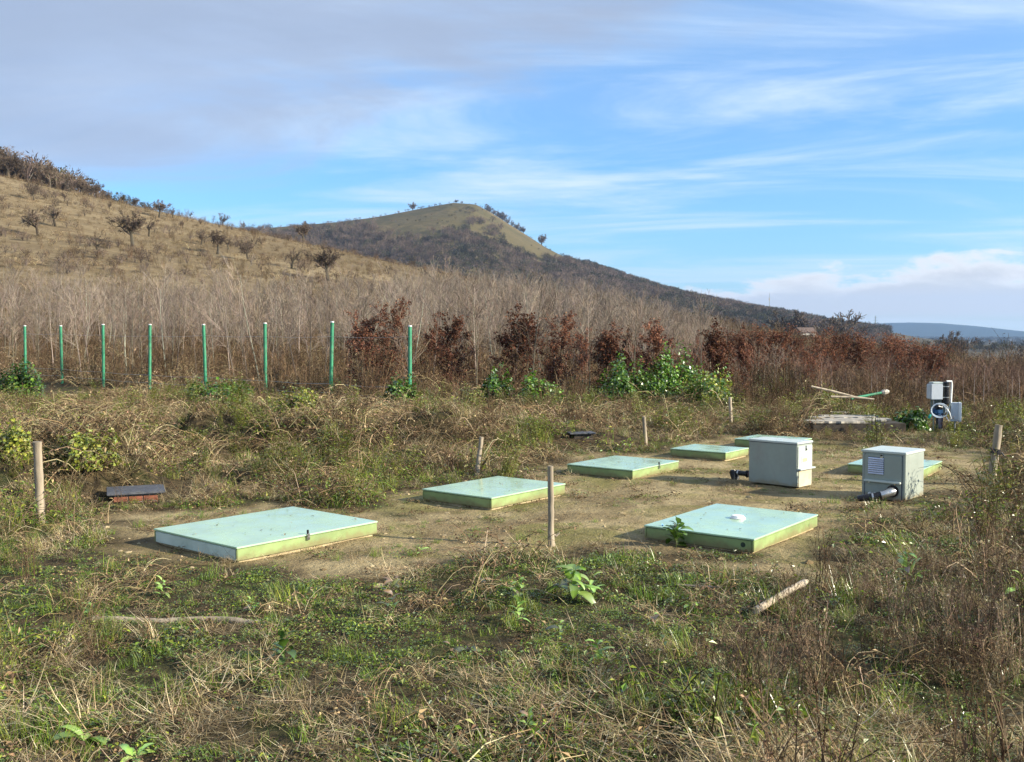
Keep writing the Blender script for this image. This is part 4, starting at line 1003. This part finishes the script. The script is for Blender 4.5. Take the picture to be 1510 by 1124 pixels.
# ------------------------------------------------------------------ broken slab, fallen poles, brick chamber
def broken_slab():
    p = at(1272, 641); k = p.y/F; t = thing('broken_slab', 'broken weathered board cover over a dark timber frame behind the cabinets', 'slab', (p.x, p.y + .12, p.z + .05), R(3))
    w = 145*k
    pbox('timber_frame', 'dark_timber', t, (-.0, .55, .02), (w*.98, 1.05, .21), .01)
    ys = [.02, .24, .46, .70, .92]
    for i, y in enumerate(ys):
        a = -w/2 + (0 if i < 2 else U(.2, .5)); b = w/2 - (U(.5, .8) if i == 0 else U(0, .3))
        n = 14; top, bot = [], []
        for q in range(n + 1):
            x = a + (b - a)*q/n; top.append((x, y + .20 + U(-.02, .015))); bot.append((x, y + U(-.02, .03)))
        mb = MB(); z0, z1 = .128 + i*.006, .152 + i*.006 + U(0, .02)
        vs = [(x, yy, z) for z in (z0, z1) for (x, yy) in bot + top]; m = 2*(n+1); fs = []
        for q in range(n):
            fs += [(q, q+1, n+1+q+1, n+1+q)[::-1], (m+q, m+q+1, m+n+1+q+1, m+n+1+q), (q, q+1, m+q+1, m+q), (n+1+q+1, n+1+q, m+n+1+q, m+n+1+q+1)]
        fs += [(0, n+1, m+n+1, m)[::-1], (n, 2*n+1, m+2*n+1, m+n)]
        mb.add(vs, fs, (1,1,1)); o = link('board', mb.mesh('board', 'board_grey'), t); o.rotation_euler = (U(-.02,.02), U(-.015,.015), U(-.05,.05))
    p2 = at(1250, 625); t2 = thing('timber_offcut', 'short dark timber offcut lying behind the broken slab', 'timber', (p2.x, p2.y + .5, p2.z + .1), .1)
    pbox('offcut', 'board_grey', t2, (0, 0, .1), (.42, .16, .035), .004); pbox('underside_batten', 'dark_timber', t2, (.0, 0, .03), (.30, .10, .10), .004)
broken_slab()
def fallen():
    D = 21.0; W = lambda px, py, dd=0: Vector(((px-755)/F*(D+dd), D + dd, CAMH - (py-HZ)/F*(D+dd)))
    t = thing('fallen_post', 'green metal post lying on the weeds with its concrete foot attached', 'fence post', (0,0,0))
    a, b = W(1256, 588), W(1302, 579, .2); t.location = a
    pcyl('tube', 'post_green', t, Vector((0,0,0)), b - a, .026, .003)
    mb = MB(); d = (b - a).normalized(); q = b - a
    mb.tube([q - d*.02, q + d*.03, q + d*.12, q + d*.16], [.035, .058, .05, .02], (1,1,1), 7, True); link('concrete_foot', mb.mesh('concrete_foot', 'concrete_pale'), t)
    for pts, lab in ((((1197,570),(1228,577),(1268,587)), 'pale bare pole lying slanted on the weeds behind the broken slab'), (((1226,585),(1262,586),(1290,589)), 'thin grey stick lying flat under the slanted pale pole')):
        q = [W(*p) for p in pts]; mb = MB(); mb.tube([v - q[0] for v in q], [.022, .026, .018], (1,1,1), 7, True)
        o = link('fallen_pole', mb.mesh('fallen_pole', 'wood_pale'), None, q[0]); tag(o, lab, 'pole')
fallen()
def brick_chamber():
    c = at(187, 741); t = thing('brick_chamber', 'small red brick chamber under a slate grey cover among the grass', 'chamber', (c.x, c.y + .22, c.z - .075), R(22))
    s = .42; pbox('mortar_core', 'mortar', t, (0, 0, .04), (s - .012, s - .012, .22), 0)
    bl, bh = .132, .052
    me = bevel_mesh('brick', 'brick_red', lambda bm: b_box(bm, (0,0,0), (bl, .03, bh)), .004, 1)
    for cr in range(3):
        z = -.015 + cr*(bh + .010)
        for side in range(4):
            for i in range(3):
                x = -s/2 + bl/2 + .003 + i*(bl + .009) + (.0 if cr % 2 else 0); y = -s/2 + .012; r = Matrix.Rotation(side*math.pi/2, 3, 'Z'); v = r @ Vector((x, y, z))
                b = link('brick', me, t, v, (0, 0, side*math.pi/2))
    co = pbox('cover', 'cover_slate', t, (.01, 0, .168), (.56, .50, .022), .004); pbox('cover_rim', 'cover_slate', co, (.01, 0, .150), (.50, .44, .016), .002)
    p = at(857, 651); t = thing('hatch_cover', 'small slate grey hatch cover in the dry weeds behind the latched lid', 'hatch', (p.x, p.y + .2, p.z), R(10))
    pbox('cover', 'cover_slate', t, (0, 0, .115), (.40, .36, .02), .004); pbox('frame', 'dark_timber', t, (.02, 0, .04), (.30, .28, .13), .004)
brick_chamber()

# ------------------------------------------------------------------ stakes, posts, wires
def stake(label, base, top, wpx, mat='wood_weathered', stub=None, band=False, lean_y=0.0):
    p = at(*base); k = p.y/F; tp = Vector(((top[0]-755)/F*p.y, p.y + lean_y, CAMH - (top[1]-HZ)/F*p.y)); d = tp - p; r = wpx*k/2
    t = thing('wooden_stake', label, 'stake', p, 0, 'wooden stakes round the bare soil'); mb = MB(); n = 12
    pts = [Vector((0,0,-.12))] + [d*(i/n) + Vector((random.gauss(0, r*.05), random.gauss(0, r*.05), 0)) for i in range(n+1)]
    rad = [r*.9] + [r*(1.05 - .12*i/n)*U(.93, 1.07) for i in range(n+1)]
    mb.tube(pts, rad, (1,1,1), 9, True); me = mb.mesh('shaft', mat); me.polygons.foreach_set('use_smooth', [True]*len(me.polygons)); me.set_sharp_from_angle(angle=R(50)); link('shaft', me, t)
    if stub:
        b = d*stub; m2 = MB(); m2.tube([b, b + Vector((r*1.6, 0, -r*.6)), b + Vector((r*2.6, 0, r*.3))], [r*.55, r*.45, r*.25], (1,1,1), 7, True); link('branch_stub', m2.mesh('branch_stub', mat), t)
    if band:
        b = d*.56; e = d.normalized(); m2 = MB(); m2.tube([b - e*.03 + Vector((0,0,.01)), b + e*.035], [r*1.22, r*1.2], (1,1,1), 12, False); m2.tube([b + Vector((r,-r,0)), b + Vector((r*1.6,-r*1.2,-.04))], .008, (1,1,1), 5, True); link('rubber_band', m2.mesh('rubber_band', 'pipe_black'), t)
    return t
stake('thick pale wooden stake standing by the yellow green bush', (60,773), (52,652), 13)
stake('wooden stake with a bent lean behind the ivy-edged lid', (703,702), (710,645), 7)
stake('grey wooden stake with a side stub between two lids', (813,805), (812,688), 9.5, stub=.15)
stake('short dark wooden stake in the dry weeds behind the small weedy lid', (952,656), (950,615), 6)
stake('thin pale stake below the ivy mound', (1078,626), (1077,586), 5, 'wood_pale')
stake('leaning wooden stake with a black rubber band at the edge of the soil', (1461,717), (1475,627), 12, band=True)
def fence():
    tops = []
    pxs = [604, 487, 391, 303, 220, 152, 91, 37]; names = ['last', 'seventh', 'sixth', 'fifth', 'fourth', 'third', 'second', 'first']
    extra = ['beside the low ivy bush', 'next to the copper beech pair', 'leafy bush at its foot', 'behind the broad ivy bush', 'in dry weeds', 'with rusty patches', 'in dry weeds near the ivy', 'rising from a dark ivy bush']
    for k in range(8):
        D = 22.9*(1 + .074*k); x = (pxs[k]-755)/F*D; z = hz(x, D); ztop = CAMH + (HZ - (480, 474, 476, 478, 478, 478, 480, 480)[k])/F*D
        t = thing('fence_post', 'green fence post, %s counting from the orchard end, %s' % (names[k], extra[k]), 'fence post', (x, D, z), U(0, 6), 'green posts along the nursery')
        t.rotation_euler = (random.gauss(0, .012), random.gauss(0, .014), 0)
        pcyl('tube', 'post_green', t, (0,0,-.3), (0,0,ztop - z - .03), .044, 0, None, 16); pcyl('cap', 'plastic_white', t, (0,0,ztop - z - .028), (0,0,ztop - z), .046, .004, None, 16)
        tops.append((x, D, z, ztop))
    for off, lab in ((.48, 'lower plain steel wire strung between the green posts'), (.26, 'lowest steel wire of the green post fence near the weeds'), (1.62, 'top steel wire strung between the green posts')):
        pts = []
        for i in range(7, -1, -1):
            x, D, z, zt = tops[i]; pts.append(Vector((x, D - .05, z + off)))
            if i: x2, D2, z2, _ = tops[i-1]; pts.append(Vector(((x+x2)/2, (D+D2)/2 - .05, (z+z2)/2 + off - .03)))
        mb = MB(); mb.tube([v - pts[0] for v in pts], .0045 if off < 1 else .003, (1,1,1), 5, True); tag(link('fence_wire', mb.mesh('fence_wire', 'wire_steel'), None, pts[0]), lab, 'wire')
fence()

# ------------------------------------------------------------------ wood in the foreground
def logs():
    def log(pts, r, lab, mat, name='log'):
        q = [at(*p) + Vector((0,0,r*.7 + h)) for p, h in pts]; mb = MB(); n = 5; line = []
        for i in range(len(q)-1):
            for j in range(n): line.append(q[i].lerp(q[i+1], j/n) + Vector((0, 0, random.gauss(0, r*.08))))
        line.append(q[-1]); rad = [r*U(.9, 1.08) for _ in line]; rad[-1] = r*.55
        mb.tube([v - q[0] for v in line], rad, (1,1,1), 9, True); me = mb.mesh(name, mat); me.polygons.foreach_set('use_smooth', [True]*len(me.polygons)); me.set_sharp_from_angle(angle=R(50))
        return tag(link(name, me, None, q[0]), lab, 'wood')
    log([((137,916), .0), ((240,917), -.012), ((320,917), .0), ((395,922), -.008)], .020, 'grey bare branch lying half buried in the low weeds', 'wood_weathered', 'fallen_branch')
    log([((1114,912), .03), ((1160,890), .06), ((1190,876), .07)], .022, 'small pale broken piece of wood among reddish brown stems', 'wood_pale', 'broken_wood')
    log([((1000,868), .02), ((1060,872), .02)], .008, 'thin dark twig lying in front of the vented lid', 'wood_weathered', 'fallen_twig')
logs()

# ------------------------------------------------------------------ broad-leaved weeds, each leaf a part
def big_leaf(L, W, col, lobes=0, droop=.7):
    mb = MB(); n = 9; vs = []; cs = []; p = Vector((0,0,0)); th = R(55)
    for i in range(n+1):
        k = i/n; w = W*.5*(math.sin(math.pi*min(1, k*.92 + .05))**.75)*(1 + (.22*math.sin(i*2.6) if lobes else .05*math.sin(i*3)))
        if i < 2: w = W*.06
        if i == n: w = .001
        up = Vector((-math.sin(th), 0, math.cos(th)))
        for sgn in (-1, 0, 1): vs.append(p + Vector((0, sgn*w, 0)) + up*(abs(sgn)*w*.28)); cs.append(tuple(c*(1.5 if sgn == 0 else U(.9, 1.1)) for c in col))
        p = p + Vector((math.cos(th), 0, math.sin(th)))*(L/n); th -= droop*2/n
    mb.add(vs, [(3*i+j, 3*i+j+1, 3*i+4+j, 3*i+3+j) for i in range(n) for j in (0, 1)], cs)
    me = mb.mesh('leaf', 'green_leaves'); me.polygons.foreach_set('use_smooth', [True]*len(me.polygons)); return me
LEAVES = {'green': [big_leaf(1, .36, jit(c, .1), l) for c in ((.17,.28,.045), (.22,.32,.07), (.13,.23,.035)) for l in (0, 1)],
          'lime': [big_leaf(1, .28, jit(c, .1), l) for c in ((.27,.37,.08), (.22,.34,.07)) for l in (0, 1)],
          'dark': [big_leaf(1, .42, jit(c, .1), 1) for c in ((.06,.125,.018), (.085,.16,.028))],
          'dull': [big_leaf(1, .34, jit(c, .1), 0) for c in ((.12,.14,.06), (.20,.12,.07))]}
STEM = MB(); STEM.tube([(0,0,-.1), (0,0,.5), (.02,0,1)], [.03,.024,.012], (.13,.16,.05), 6, True); STEM_M = STEM.mesh('stem', 'green_leaves')
def weed(px, py, hpx, kind, lab, n=11, rosette=False):
    p = at(px, py); s = 1.25*hpx/F*p.y; t = thing('leafy_weed', lab, 'weed', p, U(0, 6.28), 'broad leaved weeds')
    if not rosette: link('stem', STEM_M, t, (0,0,0), None, (s*.35, s*.35, s*.8))
    for i in range(n):
        f = i/n; h = 0 if rosette else s*(.08 + .72*f); L = s*(1.0 if rosette else (.75 - .35*f)); a = i*2.4 + U(-.3, .3)
        if random.random() < .12: continue
        pal_ = LEAVES['dull'] if random.random() < .10 else LEAVES[kind]; q = L*U(.55, 1.15)
        o = link('leaf', random.choice(pal_), t, (U(-.05,.05)*s, U(-.05,.05)*s, h), (R(random.gauss(0, 14)), R(U(0, 30) if rosette else U(-25, 45)), a + random.gauss(0, .4)), (q, q*U(.65, 1.25), q))
    t.rotation_euler.x = random.gauss(0, .12); t.rotation_euler.y = random.gauss(0, .12)
weed(840,886,52,'green','largest pale green thistle-like weed in front of the middle stake',22); weed(870,880,32,'lime','smaller lime weed touching the largest pale green one',9)
weed(765,895,42,'green','bushy green weed between two lime sprigs near the soil edge',13); weed(757,925,38,'lime','upright lime sprig with narrow leaves below the bushy green weed',10)
weed(580,912,40,'lime','grassy lime tuft of narrow leaves near the soil edge',13); weed(825,945,32,'green','small leaning green weed below the largest pale green one',8)
weed(884,978,36,'green','feathery green weed in shade before the brown stems',13); weed(420,978,42,'dark','dark green clump of dock leaves in the low weeds',14)
weed(125,1094,44,'green','broad flat rosette with a yellowing leaf near the straw',9,True); weed(1350,862,48,'lime','tall lime weed at the edge of the dry brown bushes',14)
weed(997,808,36,'dark','dark bushy weed leaning on the vented lid, blue scrap beside it',30); weed(965,930,30,'lime','small lime sprig beside the dry brown stems',8)
weed(200,1118,30,'lime','low lime rosette close to the flat broad one',8,True); weed(690,960,24,'dull','dull grey green leaf pair in the middle of the weeds',5,True)
weed(1020,905,26,'green','low green weed below the vented lid',9); weed(660,975,28,'dull','reddish leaved weed on the straw',7); weed(575,878,30,'dull','dark red leaved upright weed near the soil edge',8)
weed(715,880,30,'dull','second dark red leaved weed beside the lime sprig',8); weed(240,880,26,'lime','yellow green sprig above the buried branch',9); weed(130,908,22,'lime','tiny yellow sprig at the thick end of the buried branch',8)
weed(622,820,20,'lime','tiny lime seedling alone on the bare soil',7); weed(1500,885,40,'lime','yellow green weed among the dry brown bushes',9)
weed(50,960,26,'green','small green clump by the brown grass at the slope',9); weed(375,905,24,'green','feathery green patch near the thin end of the buried branch',12)
weed(1085,1075,34,'green','fresh green leafy patch in front of the reddish stems',12); weed(780,1085,36,'green','small leaved green patch in the straw',14)
rag = P(973, 789, .05); r_ = thing('blue_scrap', 'small bright blue plastic scrap beside the vented lid', 'scrap', rag)
mbr = MB(); vs = [(U(-.03,.03) + .018*i, U(-.02,.02), .03 + .02*j + U(-.006,.006)) for j in range(4) for i in range(3)]
mbr.add(vs, [(3*j+i, 3*j+i+1, 3*j+i+4, 3*j+i+3) for j in range(3) for i in range(2)], (1,1,1)); link('sheet', mbr.mesh('sheet', 'rag_blue'), r_)

# ------------------------------------------------------------------ dry brown bushes to the right
def dry_bushes():
    pal = [(.14,.095,.065), (.19,.135,.09), (.10,.07,.05), (.26,.195,.13), (.36,.28,.18)]
    protos = [a_stems(46, (.24,.60), .21, pal, True, .9).mesh('dry_stems', 'dry_plants') for _ in range(3)]
    spec = [(1085,1012,.62,'reddish brown upright stem clump, shorter of two side by side'), (1165,1020,.85,'tall reddish brown upright stem clump in front of the broken wood')]
    for px, py, s, lab in spec:
        p = at(px, py); o = link('dry_stem_clump', random.choice(protos), None, p, (0,0,U(0,6)), s); tag(o, lab, 'dry plant')
    for px, py, s in ((1290,900,.7), (1340,930,.8), (1395,905,.8), (1440,930,.9), (1490,960,.9), (1420,980,.85), (1360,860,.6), (1480,880,.8), (1500,820,.7), (1330,985,.6), (1450,840,.65), (1255,870,.5), (1500,1010,.8), (1545,930,.9), (1540,860,.8)):
        p = at(px, py); o = link('dry_stem_clump', random.choice(protos), None, p, (0,0,U(0,6)), s*.8); tag(o, 'dark brown tangled dry weed clump in the thicket beside the bare soil', 'dry plant', 'dark brown weed thicket')
dry_bushes()

def brush_heaps():
    me = [a_tangle(120, .62, .55, 260, BROWN + [(.09,.06,.04)], BROWN + STRAW[:1]).mesh('brush_heap', 'dry_plants') for _ in range(2)]
    for px, py, s, lab in ((505,662,1.0,'dark heap of dead brush on the bank, widest of the heaps'), (395,652,.75,'smaller dark heap of dead brush below the broad ivy bush'), (655,632,.7,'low heap of dead twigs below the low ivy bush'), (150,878,.55,'small heap of dead stalks above the buried branch')):
        p = at(px, py); o = link('brush_heap', random.choice(me), None, p - Vector((0,0,.05)), (0,0,U(0,6)), (s*1.35, s, s*.85)); tag(o, lab, 'brush heap')
brush_heaps()

# ------------------------------------------------------------------ far man-made things
def far_things():
    D = 2300; x = (1290-755)/F*D; z = hz(x, D); h = CAMH + (HZ-466)/F*D - z
    t = thing('power_pylon', 'tall lattice power pylon standing on the plain before the blue ridge', 'pylon', (x, D, z)); mb = MB(); 
    for sx in (-1, 1):
        for sy in (-1, 1): mb.tube([(sx*3.2, sy*3.2, 0), (sx*1.0, sy*1.0, h*.65), (sx*.4, sy*.4, h)], .28, (1,1,1), 4)
    for i in range(8):
        z0, z1 = h*i/8, h*(i+1)/8; w0, w1 = 3.2*(1-i/8*.85), 3.2*(1-(i+1)/8*.85)
        for s in (-1, 1): mb.tube([(s*w0, -w0, z0), (-s*w1, -w1, z1)], .16, (1,1,1), 3); mb.tube([(s*w0, w0, z0), (-s*w1, w1, z1)], .16, (1,1,1), 3)
    link('lattice', mb.mesh('lattice', 'steel_grey'), t)
    for zz, w in ((.72, 7), (.83, 5.5), (.93, 4)): mb = MB(); mb.tube([(-w, 0, h*zz), (0, 0, h*zz + 1), (w, 0, h*zz)], .3, (1,1,1), 4, True); link('cross_arm', mb.mesh('cross_arm', 'steel_grey'), t)
    p = crest(1134, 700, 1200); mb = MB(); mb.tube([(0,0,0), (0,0,19)], [.35, .15], (1,1,1), 5, True)
    t = thing('radio_mast', 'thin radio mast on the wooded slope of the peaked hill', 'mast', p); link('pole', mb.mesh('pole', 'steel_grey'), t)
    mb = MB(); mb.box((0,0,13), (1.0,.5,2.4)); link('antenna', mb.mesh('antenna', 'plaster_far'), t)
    D = 300; x = (1186-755)/F*D; z = hz(x, D); top = CAMH + (HZ-483)/F*D; hw = 2.6
    t = thing('small_house', 'small house with brown roof half hidden behind the nursery', 'house', (x, D, 0), R(20))
    zr = top - 1.5
    mb = MB(); mb.box((0,0,(z + zr)/2), (5.2,3.6,zr - z)); link('wall', mb.mesh('wall', 'plaster_far'), t)
    mb = MB(); vs = [(-3,-2.2,zr),(3,-2.2,zr),(3,2.2,zr),(-3,2.2,zr),(-2.8,0,top),(2.8,0,top)]; mb.add(vs, [(0,1,5,4),(2,3,4,5),(1,2,5),(3,0,4),(0,3,2,1)], (1,1,1)); link('roof', mb.mesh('roof', 'roof_tile_far'), t)
    mb = MB(); mb.box((1.2,-1.83,zr - 1.1), (.9,.08,1.0)); link('window', mb.mesh('window', 'louvre_dark'), t)
far_things()

# ------------------------------------------------------------------ haze
def haze():
    me = bpy.data.meshes.new('haze'); mb = MB(); mb.box((0, 0, 125), (14600, 14600, 300)); me = mb.mesh('haze', 'label_white'); me.materials.clear()
    m, t, o = new_mat('air'); v = t.new('ShaderNodeVolumePrincipled'); v.inputs['Color'].default_value = (.40, .62, 1.0, 1); v.inputs['Density'].default_value = 0.00011
    v.inputs['Density Attribute'].default_value = ''; v.inputs['Temperature Attribute'].default_value = ''; v.inputs['Anisotropy'].default_value = .2
    t.l.new(v.outputs[0], o.inputs['Volume']); me.materials.append(m); tag(link('haze', me), kind='stuff')
haze()
